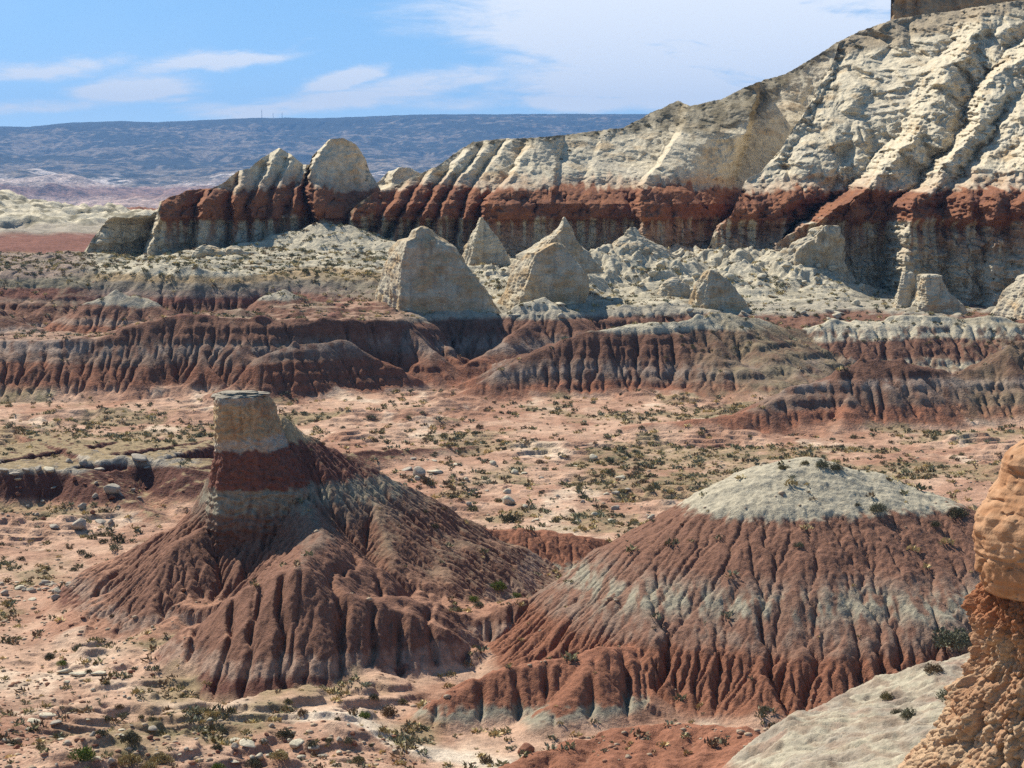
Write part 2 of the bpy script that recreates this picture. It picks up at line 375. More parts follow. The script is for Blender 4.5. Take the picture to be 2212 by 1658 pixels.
# hills near the viewer: label, rounding, ridge points
BUTTE, SADDLE, DOME, HUMMOCK, TOE, OUTCROP = 1, 2, 3, 4, 5, 6
NEAR = [
    (BUTTE, .4, [(530, 880, 126.2, 2.9, 1.6), (575, 876, 126.4, 2.6, 1.3)]),
    (BUTTE, .4, [(575, 880, 126.6, 1.8, 1.2), (612, 900, 126.6, 1.15, 1.0), (655, 936, 127, .85, .8), (760, 990, 129, .74, .8), (900, 1062, 133, .70, .7), (1010, 1128, 138, .62, .7), (1060, 1145, 140, .7, .7)]),
    (BUTTE, .5, [(655, 1075, 121.8, 1.3, .9), (674, 1112, 119.8, 1.0, .9), (694, 1156, 115.5, .8, .75), (658, 1201, 110.2, .8, .75), (646, 1219, 107.6, .95, .7)]),
    (BUTTE, .9, [(646, 1219, 107.4, 1.2, .6), (530, 1278, 108.2, 1.2, .62), (455, 1345, 107.4, 1.2, .6), (385, 1417, 106.6, 1.2, .6)]),
    (BUTTE, .9, [(646, 1219, 107.4, 1.2, .45), (750, 1271, 107.3, 1.2, .2), (820, 1286, 109.4, 1.2, .14), (920, 1308, 111.6, 1.2, .12), (1000, 1326, 112.0, 1.2, .1), (1080, 1318, 112.2, 1.15, .12), (1150, 1304, 113.0, 1.1, .18)]),
    (BUTTE, .5, [(462, 1105, 124.6, 1.0, 1.0), (435, 1112, 124.4, .8, .8), (350, 1145, 127.5, .62, .62), (235, 1228, 134, .6, .6)]),
    (BUTTE, .6, [(462, 1125, 122.6, 1.0, 1.0), (400, 1170, 120.6, .66, .66), (280, 1275, 118.5, .46, .46), (165, 1350, 116.2, .38, .38), (70, 1418, 113, .34, .34)]),
    (BUTTE, .6, [(500, 1238, 119.6, .7, .7), (420, 1290, 116.5, .55, .55), (330, 1372, 112.5, .42, .42), (240, 1432, 109, .38, .38), (150, 1500, 105.2, .34, .34)]),
    (BUTTE, .6, [(760, 990, 129, .7, .7), (800, 1090, 124.5, .62, .62), (850, 1200, 119.5, .5, .5)]),
    (BUTTE, .6, [(900, 1062, 133, .6, .6), (960, 1160, 127, .55, .55), (1010, 1262, 121, .45, .45)]),
    (SADDLE, .6, [(1030, 1140, 137.5, .62, .8), (1110, 1143, 138.4, .6, .8), (1180, 1146, 139, .6, .8), (1230, 1153, 139, .6, .8), (1330, 1171, 140, .55, .8), (1430, 1173, 141, .55, .8), (1560, 1185, 142, .5, .8)]),
    (SADDLE, .5, [(1180, 1146, 139, .55, .5), (1150, 1200, 136.5, .5, .5), (1130, 1250, 134.4, .4, .4)]), (SADDLE, .5, [(1330, 1171, 140, .5, .5), (1300, 1215, 137, .5, .5), (1280, 1255, 134.6, .4, .4)]),
    (DOME, 2.4, [(1585, 1070, 113, .72, .7), (1635, 1026, 113.6, .66, .7), (1685, 1002, 114.4, .62, .7), (1745, 994, 115, .60, .7), (1850, 1017, 115, .62, .7), (2000, 1070, 114, .64, .7), (2110, 1112, 113, .64, .7), (2260, 1165, 112, .62, .7), (2500, 1250, 112, .6, .6)]),
    (DOME, .8, [(1590, 1075, 113, .72, .75), (1480, 1136, 113, .75, .75), (1380, 1194, 113.4, .75, .75), (1310, 1236, 113.4, .85, .75), (1200, 1290, 113.4, 1.0, .6), (1120, 1310, 112.9, 1.1, .3)]),
    (DOME, .5, [(1545, 1300, 107.5, .7, .6), (1490, 1350, 106.2, .7, .6), (1400, 1392, 105.2, .85, .7), (1330, 1402, 104.6, .95, .8)]),
    (HUMMOCK, .7, [(1400, 1392, 103.9, .85, .7), (1300, 1404, 100.4, .95, .8), (1180, 1424, 99.5, .95, .8), (1100, 1444, 98.9, .95, .8), (1030, 1470, 98.2, 1.0, .8), (985, 1492, 97.4, 1.0, .8), (958, 1512, 96.7, .9, .8)]),
    (HUMMOCK, .6, [(1290, 1410, 100.2, .8, .8), (1270, 1450, 98.4, .8, .8), (1200, 1520, 96.0, .8, .8), (1165, 1560, 94.6, .8, .8)]),
    (DOME, .5, [(1560, 1370, 104.8, .7, .7), (1530, 1440, 102.4, .7, .7), (1440, 1530, 99.6, .7, .7), (1390, 1575, 98.2, .7, .7)]),
    (DOME, .5, [(1700, 1370, 104.6, .7, .7), (1660, 1450, 102, .7, .7), (1560, 1560, 98.5, .7, .7)]),
    (TOE, .9, [(1660, 1600, 84.0, 1.05, .8), (1600, 1574, 85.7, 1.05, .8), (1450, 1566, 87.1, 1.05, .8), (1335, 1577, 87.1, 1.05, .8), (1240, 1602, 85.7, 1.05, .8), (1160, 1632, 84.1, 1.05, .8), (1090, 1662, 82.5, 1.05, .8)]),
    (TOE, .8, [(1335, 1577, 87.1, 1.05, .8), (1320, 1640, 83.0, 1.05, .8), (1300, 1720, 78.5, 1.05, .8)]),
    (TOE, .8, [(1480, 1567, 86.9, 1.05, .8), (1440, 1640, 83.0, 1.05, .8), (1400, 1720, 78.5, 1.05, .8)]),
    (TOE, .8, [(1620, 1580, 85.5, 1.05, .8), (1580, 1650, 81.5, 1.05, .8), (1540, 1730, 77.5, 1.05, .8)]),
    (TOE, .6, [(1240, 1602, 86, 1.0, 1.0), (1215, 1650, 83, 1.0, 1.0)]), (TOE, .6, [(1400, 1572, 87, 1.0, 1.0), (1375, 1640, 83, 1.0, 1.0)]), (TOE, .6, [(1540, 1572, 86.5, 1.0, 1.0), (1510, 1640, 82.6, 1.0, 1.0)]),
    (OUTCROP, .3, [(-250, 1000, 170, 1.5, .06), (-60, 1008, 169, 1.6, .06), (60, 1012, 168, 1.6, .06), (150, 1012, 168, 1.6, .06)]),
    (OUTCROP, .4, [(150, 1012, 168, 1.6, .06), (180, 1030, 167, .8, .2), (290, 1085, 163.5, .5, .5), (330, 1108, 161.5, .5, .5)]),
    (OUTCROP, .3, [(190, 992, 173, 1.4, .06), (260, 985, 174, 1.5, .06), (345, 990, 173.5, 1.3, .06), (400, 1010, 171.5, .5, .1)]),
]
MIDH = [  # the badland hills across the wash; labels from 11
    (12, .8, [(1080, 800, 262, .8, .6), (1140, 766, 265, .85, .55), (1210, 727, 268, .9, .3), (1300, 716, 269, .9, .2), (1355, 706, 270, .9, .2), (1400, 690, 271, .85, .3), (1440, 700, 272, .8, .3), (1500, 690, 275, .6, .2), (1560, 682, 278, .55, .2), (1640, 690, 284, .5, .3)]),
    (12, .8, [(1080, 800, 262, .8, .7), (1030, 830, 260.5, .7, .7), (990, 852, 259.5, .6, .6)]),
    (12, .7, [(1440, 700, 272, .7, .6), (1540, 760, 266, .55, .45), (1640, 812, 261, .4, .4), (1700, 835, 259, .35, .35)]),
    (12, .6, [(1560, 682, 278, .55, .5), (1650, 745, 271, .45, .4), (1720, 790, 266, .4, .4)]),
    (13, .9, [(1690, 790, 281, .5, .5), (1745, 740, 284, .6, .4), (1790, 700, 287, .62, .3), (1850, 688, 289, .62, .2), (2000, 682, 291, .6, .2), (2140, 690, 293, .6, .2), (2300, 700, 293, .6, .2), (2600, 700, 293, .6, .2)]),
    (14, .8, [(1770, 822, 229.5, .8, .6), (1810, 800, 231, .8, .6), (1862, 779, 233, .75, .6), (1945, 776, 234, .75, .6), (1990, 792, 235, .7, .5), (2060, 806, 236, .65, .4), (2130, 790, 238, .65, .4), (2180, 757, 240, .65, .45), (2260, 735, 242, .6, .4), (2500, 720, 244, .6, .4)]),
    (14, .6, [(1770, 822, 229.5, .7, .5), (1710, 842, 227, .7, .35), (1650, 885, 223.4, .7, .3), (1600, 897, 222.4, .7, .2), (1500, 908, 221.5, .7, .12), (1400, 915, 221.5, .6, .1), (1330, 925, 220.5, .5, .1)]),
    (14, .5, [(1850, 800, 231, .7, .7), (1830, 880, 224.5, .7, .7), (1810, 930, 219.5, .6, .6)]),
    (15, .7, [(40, 745, 284, .5, .5), (100, 718, 285.5, .55, .5), (195, 652, 288, .6, .5), (255, 637, 289, .65, .5), (320, 650, 289, .6, .5), (390, 684, 286, .5, .5)]),
    (16, .8, [(60, 700, 300, .6, .5), (150, 645, 304, .65, .5), (215, 607, 309, .7, .4), (290, 600, 311, .7, .3), (335, 590, 314, .7, .3)]),
    (17, .7, [(460, 684, 277, .5, .5), (480, 668, 278, .45, .5), (520, 664, 278.5, .45, .5), (560, 682, 279, .5, .5)]),
    (18, .7, [(540, 668, 295, .6, .5), (575, 640, 298, .65, .5), (612, 628, 300, .65, .4), (655, 640, 301, .6, .5), (690, 655, 301, .6, .5)]),
    (19, .8, [(-300, 600, 290, .5, .5), (-60, 640, 288, .5, .5), (30, 690, 285, .45, .45), (110, 720, 282, .4, .4)]),
    (11, .6, [(560, 765, 261, 1.0, .6), (640, 742, 264, 1.0, .5), (745, 733, 268.5, 1.1, .3), (752, 735, 269, 1.2, .4)]),
    (21, .8, [(815, 672, 297, .62, .4), (940, 668, 297, .66, .4), (1055, 674, 298, .62, .4)]),
    (21, .8, [(1078, 668, 306, .55, .4), (1170, 668, 306, .55, .4), (1270, 655, 308, .55, .4)]),
    (21, .8, [(1480, 668, 311, .5, .4), (1545, 655, 313, .5, .4), (1620, 672, 311, .5, .4)]),
    (21, 1., [(1180, 600, 318, .5, .4), (1290, 560, 345, .45, .4), (1370, 528, 352, .45, .4), (1450, 560, 350, .4, .4)]),
    (21, 1., [(1040, 590, 360, .5, .4), (1110, 600, 356, .5, .4)]),
    (21, 1., [(505, 532, 374, .45, .4), (600, 508, 379, .45, .4), (700, 484, 383, .45, .4), (760, 492, 383, .45, .4), (880, 530, 377, .45, .4), (1000, 572, 370, .4, .4)]),
    (21, 1., [(1525, 548, 364, .4, .4), (1620, 540, 360, .42, .4), (1720, 556, 352, .45, .4), (1820, 620, 340, .4, .4)]),
    (21, 1., [(1960, 664, 316, .5, .4), (2060, 660, 318, .5, .4), (2160, 668, 317, .5, .4), (2300, 650, 318, .5, .4)]),
    (21, .5, [(900, 690, 293, .7, .7), (965, 745, 286, .7, .7), (992, 786, 281, .7, .7)]),
    (11, .6, [(870, 697, 281, .7, .6), (930, 760, 277, .62, .62), (990, 806, 274, .6, .6)]),
    (20, .7, [(1060, 690, 297, .7, .6), (1130, 655, 299, .7, .4), (1180, 640, 300, .65, .4), (1230, 690, 296, .6, .5), (1270, 735, 290, .5, .5)]),
    (20, .7, [(1000, 790, 278, .7, .7), (1090, 735, 287, .7, .7), (1150, 690, 294, .6, .6)]),
]
MID_NAMES = None
def raise_hills(Z, Lb, X, Y, hills):
    for lab, r, pts in hills: ridge(Z, Lb, X, Y, pts, lab, r)

GRIDS = []          # (x0, y0, dx, Z) for looking heights up
def height(x, y):
    x = np.asarray(x, float); y = np.asarray(y, float)
    out = land(x, y).astype(float)
    for (x0, y0, dx, Z) in GRIDS:
        u = (x - x0) / dx; v = (y - y0) / dx
        ny, nx = Z.shape
        ok = (u >= 0) & (v >= 0) & (u < nx - 1) & (v < ny - 1)
        i = np.clip(u.astype(int), 0, nx - 2); j = np.clip(v.astype(int), 0, ny - 2)
        fu, fv = u - i, v - j
        z = (Z[j, i] * (1 - fu) + Z[j, i + 1] * fu) * (1 - fv) + (Z[j + 1, i] * (1 - fu) + Z[j + 1, i + 1] * fu) * fv
        out = np.where(ok, z, out)
    return out
def seen(px, py, y0=30., y1=430., n=1600):
    """where the view line through (px, py) first meets the ground"""
    Ys = np.geomspace(y0, y1, n); P = W(px, py, Ys)
    h = height(P[:, 0], P[:, 1]); k = np.argmax(h > P[:, 2])
    if not (h > P[:, 2]).any(): return None
    p = P[k]; return float(p[0]), float(p[1]), float(h[k])

def soil(X, Y, Z, slope, A=None):
    """colour of the valley floor: pink sand, pale washes, olive and straw grass"""
    n1 = fbm2(X / 16, Y / 22, 4, 41); n2 = fbm2(X / 4, Y / 6, 4, 47); n3 = fbm2(X / 1.3, Y / 1.3, 3, 53)
    c = lerp3(np.broadcast_to(SAND, X.shape + (3,)).astype(np.float32), REDSOIL, sstep(-0.15, 0.8, n1 * .8 + n2 * .6 + .15 * n3 + .15))
    c = lerp3(c, SANDL, sstep(0.25, 0.75, fbm2(X / 7, Y / 14, 4, 61) + .12 * n3))
    px = 1106 + F * X / np.maximum(Y, 20)
    zone = 0.05 + .30 * sstep(180, 240, Y) * 0
    c = lerp3(c, REDSOIL * .85, .8 * sstep(-.25, .35, n2 + .5 * n3) * sstep(520, 380, px) * sstep(105, 100, Y))
    c = lerp3(c, REDSOIL, .6 * sstep(-.1, .5, fbm2(X / 9 + 7, Y / 13, 4, 68)) * sstep(112, 130, Y))
    yl = np.interp(px, [150, 260, 400, 620, 800, 1000, 1200], [106, 103, 97, 95.5, 94, 91, 88])
    c = lerp3(c, SANDL * 1.05, .85 * np.exp(-((Y - yl + 1.5 * n2) / 2.0) ** 2) * sstep(130, 230, px) * (Y < 112))
    yl2 = np.interp(px, [560, 760, 1000, 1250], [95.5, 93.2, 90.6, 87.5]); c = lerp3(c, np.array((.60, .50, .39)), .9 * sstep(1.6, .6, np.abs(Y - yl2 + 1.2 * n2)) * sstep(560, 680, px) * (Y < 99))
    c = c * (1 - .22 * sstep(0, .7, fbm2(X / 2.2, Y / 3.5, 4, 67))[..., None])
    # grass: left flat, the slopes right of the middle, islands in between
    g = fbm2(X / 11 + 3, Y / 17, 4, 71) + .35 * n2
    bias = -0.30 + .75 * np.exp(-((px - 180) / 330) ** 2) * np.exp(-((Y - 195) / 34) ** 2) \
        + .62 * np.exp(-((px - 60) / 260) ** 2) * np.exp(-((Y - 126) / 16) ** 2) \
        + .85 * np.exp(-((px - 1900) / 380) ** 2) * np.exp(-((Y - 186) / 22) ** 2) \
        + .70 * np.exp(-((px - 1450) / 240) ** 2) * np.exp(-((Y - 178) / 16) ** 2) \
        + .75 * np.exp(-((px - 1600) / 260) ** 2) * np.exp(-((Y - 246) / 12) ** 2) \
        + .55 * np.exp(-((px - 1200) / 260) ** 2) * np.exp(-((Y - 160) / 9) ** 2) \
        + .4 * np.exp(-((px - 500) / 420) ** 2) * np.exp(-((Y - 91) / 5) ** 2) + .45 * np.exp(-((px - 1300) / 300) ** 2) * np.exp(-((Y - 205) / 22) ** 2) + .3 * np.exp(-((px - 200) / 400) ** 2) * np.exp(-((Y - 225) / 20) ** 2)
    gm = sstep(-0.05, 0.5, g + bias)
    gc = lerp3(np.broadcast_to(GRASS, X.shape + (3,)).astype(np.float32), GRASSG, sstep(-.3, .5, fbm2(X / 8, Y / 8, 3, 83)))
    c = lerp3(c, gc, gm * (.55 + .35 * sstep(-.4, .4, n3)))
    return c, gm

MAT_NEAR = rock_mat('badland_earth', scale=.34, bump=.95, var=.27, fine=5)
MAT_MID = rock_mat('banded_earth', scale=1.1, bump=.8, var=.27, fine=5)

def build_near():
    dx = 0.075
    x0, x1, y0, y1 = -42, 42, 74, 152
    X, Y = axes(x0, x1, y0, y1, dx * 2)
    G = land(X, Y) + floor_noise(X, Y)
    # broken rocky rise in the near left corner
    px = 1106 + F * X / Y
    rise = 1.0 * sstep(98, 91, Y + .012 * (px - 300) * 0 + 1.2 * fbm2(X / 5, Y / 5, 3, 91)) * sstep(1000, 700, px)
    G = G + rise
    Z = G.copy(); Lb = np.zeros(Z.shape, np.int8)
    raise_hills(Z, Lb, X, Y, NEAR)
    H = Z - G
    jit = 0.10 * fbm2(X / .9, Y / .9, 3, 5) + .16 * fbm2(X / 3, Y / 3, 2, 6)
    Z = Z + jit * sstep(.2, 1.5, H)
    K = 0.055 * sstep(.15, 1.2, H)
    topk = sstep(-16.6, -17.4, Z)
    K = np.where(Lb == DOME, K * (.05 + .34 * topk + .75 * sstep(-22.0, -23.3, Z)), K)
    Z = Z + .55 * fbm2(X / 4.2, Y / 13, 2, 71) * (Lb == DOME) * sstep(-17.6, -20, Z) + .4 * fbm2(X / 3.5, Y / 9, 2, 72) * (Lb == BUTTE) * sstep(-19, -21, Z) * sstep(.4, 1.5, H)
    front = (Lb == BUTTE) & (Y < np.where(X < -13.5, 109.3, 116.5)) & (X > -19) | (Lb == HUMMOCK) | (Lb == TOE)
    K = np.where(front, K * np.where(Lb == TOE, .7, .42), K)
    # rounded flutes parted by sharp clefts on the smooth red faces
    u = X / 1.9 + .45 * fbm2(X / 3.5, Y / 7, 2, 61) + .10 * noise2(X / .6, Y / 1.4, 62); u2 = X / .8 + .3 * fbm2(X / 1.6, Y / 3, 2, 63)
    cut = .85 * (1 - np.abs(np.sin(np.pi * u))) ** 4.5 + .32 * (1 - np.abs(np.sin(np.pi * u2))) ** 4 * sstep(-.2, .3, noise2(X / 2.5, Y / 4, 64))
    face = front * sstep(.35, .8, grad(blur(Z, 3), dx * 2)) * sstep(.2, .9, H)
    Z = Z - blur(face.astype(np.float32), 4) * cut
    K = K * (1 - .75 * sstep(.9, 1.8, grad(blur(Z, 2), dx * 2)))
    Z, A = erode(Z, dx * 2, 9, K, .42, diff=.04, seed=1)
    log('near coarse')
    Xf, Yf = axes(x0, x1, y0, y1, dx)
    Zf = upsample(Z, Xf.shape); Hf = upsample(H, Xf.shape); Gf = upsample(G, Xf.shape)
    Kf = upsample(K, Xf.shape)
    Lf = np.repeat(np.repeat(Lb, 2, 0), 2, 1)[:Xf.shape[0], :Xf.shape[1]]
    Zf = Zf + (.035 * fbm2(Xf / .35, Yf / .35, 3, 15)) * sstep(.1, .8, Hf)
    Zf, Af = erode(Zf, dx, 5, Kf * np.where(Lf == DOME, 1.35, .75), .34, diff=.05, seed=2)
    log('near fine')
    sl = grad(Zf, dx)
    # lumpy crumbling crust
    crust = np.abs(noise2(Xf / .30, Yf / .30, 7)) * .075 + .045 * np.abs(noise2(Xf / .14, Yf / .14, 8))
    Zf = Zf + crust * sstep(.2, .8, sl)
    zc = Zf + .22 * fbm2(Xf / 6, Yf / 6, 2, 17) + .24 * fbm2(Xf / .6, Yf / .6, 4, 19)
    soilc, gm = soil(Xf, Yf, Zf, sl)
    cb = strata(zc, bands(GREY * 1.15, -12.3, TAN * 1.05 , -14.9, DKRED * 1.15, -17.2, PALE * .48, -18.5, MAUVE * .7, -19.4, REDBR * 1.0, -22.6, REDBR * .95, -23.35, MAUVE * 1.1, -24.15, DKRED, soft=.12))
    cb = lerp3(cb, REDBR, .6 * sstep(-.1, .5, fbm2(Xf / .5, Yf / 1.4, 3, 26)) * sstep(-17.2, -17.6, zc))
    flat = sstep(.62, .42, grad(blur(Zf, 4), dx)) * sstep(-21.5, -22.5, Zf)
    cb = lerp3(cb, REDSOIL * 1.05, flat)
    cd = strata(zc, bands(PALE * .74, -17.15, REDBR, -17.4, REDBR * 1.0, -19.6, MAUVE * .9, -20.2, PALE * .56, -21.1, MAUVE * .85, -22.3, RED, -25, RED, soft=.3))
    ct = strata(zc, bands(RED * 1.2, -22.8, RED * 1.05, -24.2, PALE * .5, -24.75, REDSOIL, soft=.1))
    co = strata(zc, bands(GREY, -22.6, DKRED * .8, -24.6, REDSOIL, soft=.12))
    # the pale beds are patchy: red wash runs down over them
    cd = lerp3(cd, REDBR * 1.05, .85 * sstep(-.2, .35, fbm2(Xf / .55, Yf / 1.5, 3, 27) + .5 * fbm2(Xf / 2.5, Yf / 3, 2, 28)) * sstep(-19.3, -19.8, zc) * sstep(-22.6, -22.0, zc))
    hill = np.where((Lf == DOME)[..., None], cd, np.where((Lf == BUTTE)[..., None], cb, np.where((Lf == OUTCROP)[..., None], co, ct)))
    # mixed wash-down: streaks following the slope
    wash = sstep(.35, .9, Af / 4.) * sstep(.9, .4, sl)
    hill = lerp3(hill.astype(np.float32), SAND * .8, wash * .35)
    # the back ridge of the butte carries thin scrub and talus
    talus = (Lf == BUTTE) * sstep(-3, 1, Xf + 14.5 - .35 * (Yf - 122)) * sstep(.95, .6, sl) * sstep(116, 121, Yf)
    hill = lerp3(hill, np.array((.22, .15, .10)), np.clip(talus * (.72 + .45 * fbm2(Xf / 2.2, Yf / 2.2, 3, 29)), 0, .9))
    col = lerp3(soilc, hill, sstep(.15, .75, Hf + .25 * fbm2(Xf / 2, Yf / 2, 3, 33)))
    GRIDS.append((x0, y0, dx, Zf))
    P = np.stack([Xf, Yf, Zf], -1)
    face_l = np.where(Hf > .35, Lf, 0)[:-1, :-1]
    names = {BUTTE: ('banded_butte', 'steep banded butte with a pale flat-topped caprock pillar and red skirts', 'butte'),
             SADDLE: ('earth_ridge', 'low smooth red ridge joining the caprock butte to the pale-topped hill', 'ridge'),
             DOME: ('badland_hill', 'large rilled hill with a smooth grey-white top above red-brown and pale bands', 'hill'),
             HUMMOCK: ('earth_hummock', 'low red fluted hummock with a pale foot in front of the pale-topped hill', 'hummock'),
             TOE: ('earth_spur', 'smooth red spur at the bottom edge beside the pale near slope', 'spur'),
             OUTCROP: ('ledge_outcrop', 'dark red ledge capped by grey slabs on the grassy flat left of the butte', 'outcrop')}
    o = grid_mesh('valley_floor', P, col, MAT_NEAR, face_l == 0); tag(o, kind='structure')
    for lab, (nm, lb, ct_) in names.items():
        if (face_l == lab).any():
            tag(grid_mesh(nm, P, col, MAT_NEAR, face_l == lab), lb, ct_)
    log('near built', Zf.shape)

def build_middle():
    # floor between the near hills and the badland wall
    dx = 0.17
    X, Y = axes(-66, 66, 151.5, 219.5, dx)
    G = land(X, Y) + floor_noise(X, Y); Z = G.copy(); Lb = np.zeros(Z.shape, np.int8)
    raise_hills(Z, Lb, X, Y, NEAR + MIDH)
    H = Z - G
    Z = Z + .2 * fbm2(X / 1.5, Y / 1.5, 3, 5) * sstep(.2, 1.2, H)
    Z, A = erode(Z, dx, 8, .05 * sstep(.1, .8, H), .42, .03, seed=3)
    sl = grad(Z, dx)
    soilc, gm = soil(X, Y, Z, sl)
    zc = Z + .2 * fbm2(X / 3, Y / 3, 3, 19)
    co = strata(zc, bands(GREY, -22.4, DKRED * .8, -24.4, REDSOIL, soft=.12)); cr = np.broadcast_to(RED * 1.1, co.shape)
    hill = np.where((Lb == OUTCROP)[..., None], lerp3(co, GRASS, sstep(.5, .25, sl)), cr)
    col = lerp3(soilc, hill.astype(np.float32), sstep(.15, .7, H) * np.where(Lb == OUTCROP, 1., sstep(.15, .4, sl)))
    GRIDS.append((-66, 151.5, dx, Z))
    P = np.stack([X, Y, Z], -1)
    fl = np.where(H > .35, Lb, 0)[:-1, :-1]
    o = grid_mesh('valley_floor', P, col, MAT_MID, fl != OUTCROP); tag(o, kind='structure')
    tag(grid_mesh('ledge_outcrop', P, col, MAT_MID, fl == OUTCROP), 'dark red ledge with grey slabs on top at the left edge of the grassy flat', 'outcrop')
    log('floor built', Z.shape)
    # badlands and bench
    dx = 0.36
    x0, y0 = -97, 218.5
    X, Y = axes(x0, 97, y0, 398, dx)
    G0 = land(X, Y); G = G0 + floor_noise(X, Y) * sstep(-14, -24, G0)
    Z = G.copy(); Lb = np.zeros(Z.shape, np.int8)
    raise_hills(Z, Lb, X, Y, MIDH)
    H = Z - G
    base = np.maximum(H, G0 - FLOOR)
    Z = Z + (.25 * fbm2(X / 2.5, Y / 2.5, 3, 5) + .6 * fbm2(X / 9, Y / 9, 3, 6)) * sstep(.3, 2., base)
    K = .036 * sstep(.2, 1.5, base) * (.25 + .75 * sstep(.12, .3, grad(blur(Z, 2), dx))) * (1 - .7 * sstep(-15.2, -14.2, Z))
    Z, A = erode(Z, dx, 12, K, .43, .03, seed=4)
    shp = axes(x0, 97, y0, 398, dx / 2)[0].shape
    Z = upsample(Z, shp); H = upsample(H, shp); G0 = upsample(G0, shp); K = upsample(K, shp)
    Lb = np.repeat(np.repeat(Lb, 2, 0), 2, 1)[:shp[0], :shp[1]]
    dx = dx / 2
    X, Y = axes(x0, 97, y0, 398, dx)
    base = np.maximum(H, G0 - FLOOR)
    # thin hard beds stand out as little ledges
    zq = Z + .3 * fbm2(X / 20, Y / 20, 2, 51); sp = 1.35; fr = zq / sp - np.floor(zq / sp)
    Z = Z + .42 * (sstep(.30, .62, fr) - fr) * sp * sstep(-.25, .35, fbm2(X / 8, Y / 8, 3, 52)) * sstep(1., 2., base) * sstep(-13.8, -15, Z)
    Z = Z + .05 * fbm2(X / .8, Y / .8, 3, 53) * sstep(.3, 1.5, base)
    Z, A = erode(Z, dx, 5, K * 1.25, .34, .03, seed=14)
    log('mid eroded')
    # broken slickrock on the bench
    br = sstep(-14.6, -12.6, Z)
    f1, f2, idv = worley2(X / 3.2 + .6 * noise2(X / 4, Y / 4, 3), Y / 4.2 + .6 * noise2(X / 4, Y / 4, 4), 2)
    slab = (idv - .3) * 1.15 * sstep(.02, .22, f2 - f1)
    px = 1106 + F * X / Y
    rough = br * (.4 + .9 * sstep(900, 1200, px))
    Z = Z + sstep(-15.5, -14, Z) * sstep(1020, 1200, px) * 1.0 * (np.abs(noise2(X / 8, Y / 10, 44)) * 2 - .5)
    Z = Z + rough * (slab * .9 + .5 * ridged2(X / 6, Y / 8, 4, 9) - .3)
    sl = grad(Z, dx)
    soilc, gm = soil(X, Y, Z, sl)
    zc = Z + .5 * fbm2(X / 18, Y / 18, 2, 17) + .22 * fbm2(X / 1.6, Y / 1.6, 3, 19)
    cs = strata(zc, bands(PALE * .82, -11.1, TAN * .75, -12.2, np.array((.20, .165, .125)), -13.3, ASH * .62, -14.2, DKRED * 1.25, -15.2, REDBR * .8, -17.9, MAUVE * .72, -18.5, ASH * .62, -19.6, MAUVE * .7, -20.7, RED * .85, -23.8, RED * 1.05, soft=.25))  # grey-brown scarp beds below the tan rim are darkened: the scarp's shade, put into colour
    csr = strata(zc, bands(PALE * .86, -15.6, WHITE * .72, -17.0, REDBR * .9, -19.2, MAUVE * .8, -19.8, ASH * .7, -20.8, MAUVE * .8, -21.6, RED * .9, -23.8, RED * 1.1, soft=.25))
    cs = lerp3(cs, csr, sstep(820, 960, px))
    csl = strata(zc, bands(ASH * .75, -11.6, np.array((.2, .17, .12)), -13.0, DKRED * 1.1, -14.6, MAUVE * .8, -15.2, REDBR * .9, -17.9, ASH * .8, -19.6, MAUVE * .85, -20.7, RED * .95, soft=.2)); cs = lerp3(cs, csl, sstep(230, 150, px))
    cs2 = strata(zc, bands(PALE * .8, -17.3, REDBR * .75, -20.7, MAUVE * .72, -21.4, ASH * .66, -22.4, MAUVE * .75, -23.2, RED * 1.05, soft=.25))
    csg = strata(zc, bands(PALE * .85, -19.3, REDBR * .95, -22.0, PALE * .75, -23.6, REDSOIL, soft=.22))
    cs3 = strata(zc, bands(REDBR * .7, -20.3, ASH * .8, -21.2, MAUVE * .75, -23.0, RED * 1.1, soft=.25))
    cs4 = strata(zc, bands(WHITE * .7, -14.6, REDBR, -16.4, MAUVE, -17.2, RED, soft=.15))
    cs5 = strata(zc, bands(WHITE * .85, -12.2, REDBR, -14.0, MAUVE * 1.05, -15.2, RED, soft=.2))
    streak = .8 * sstep(-.1, .5, fbm2(X / 1.3, Y / 2.2, 3, 57) + .4 * fbm2(X / 6, Y / 8, 2, 58)) * sstep(-17.5, -18.2, zc) * sstep(.12, .3, sl)
    # flat ledges behind the wall carry pink soil and scrub
    ledge = sstep(.35, .15, blur(sl, 3)) * sstep(-14.2, -14.8, Z) * sstep(1000, 850, px)
    cs = lerp3(cs, SAND * .75, ledge * .8)
    hill = cs
    for lab, c in ((12, cs2), (13, csg), (14, cs3), (15, cs4), (16, cs5), (18, cs4)):
        hill = np.where((Lb == lab)[..., None], c, hill)
    hill = lerp3(hill.astype(np.float32), REDBR * .8, streak)
    # scrubby tops and dry talus
    veg = sstep(-.15, .5, fbm2(X / 9, Y / 14, 4, 37)) * sstep(-17.5, -15, Z) * sstep(.8, .4, sl)
    hill = lerp3(hill, np.array((.20, .175, .12)), veg * .5)
    rightslope = sstep(1430, 1650, px) * (Lb == 12) + (Lb == 13) * sstep(1900, 2150, px) * sstep(.9, .5, sl) * .8 + (Lb == 14) * sstep(2000, 2150, px) * .6
    hill = lerp3(hill, np.array((.22, .175, .11)), np.clip(rightslope * (.6 + .5 * fbm2(X / 3, Y / 3, 3, 39)), 0, .85))
    onhill = np.maximum(sstep(.25, 1.1, H + .3 * fbm2(X / 3, Y / 3, 3, 33)), sstep(.4, 1.5, Z - FLOOR - .6))
    col = lerp3(soilc, hill, onhill)
    GRIDS.append((x0, y0, dx, Z))
    P = np.stack([X, Y, Z], -1)
    wall = (G0 > FLOOR + .4) & (Y < np.interp(px, [a[0] for a in L2], [a[2] for a in L2]) + 4) & (Lb == 0)
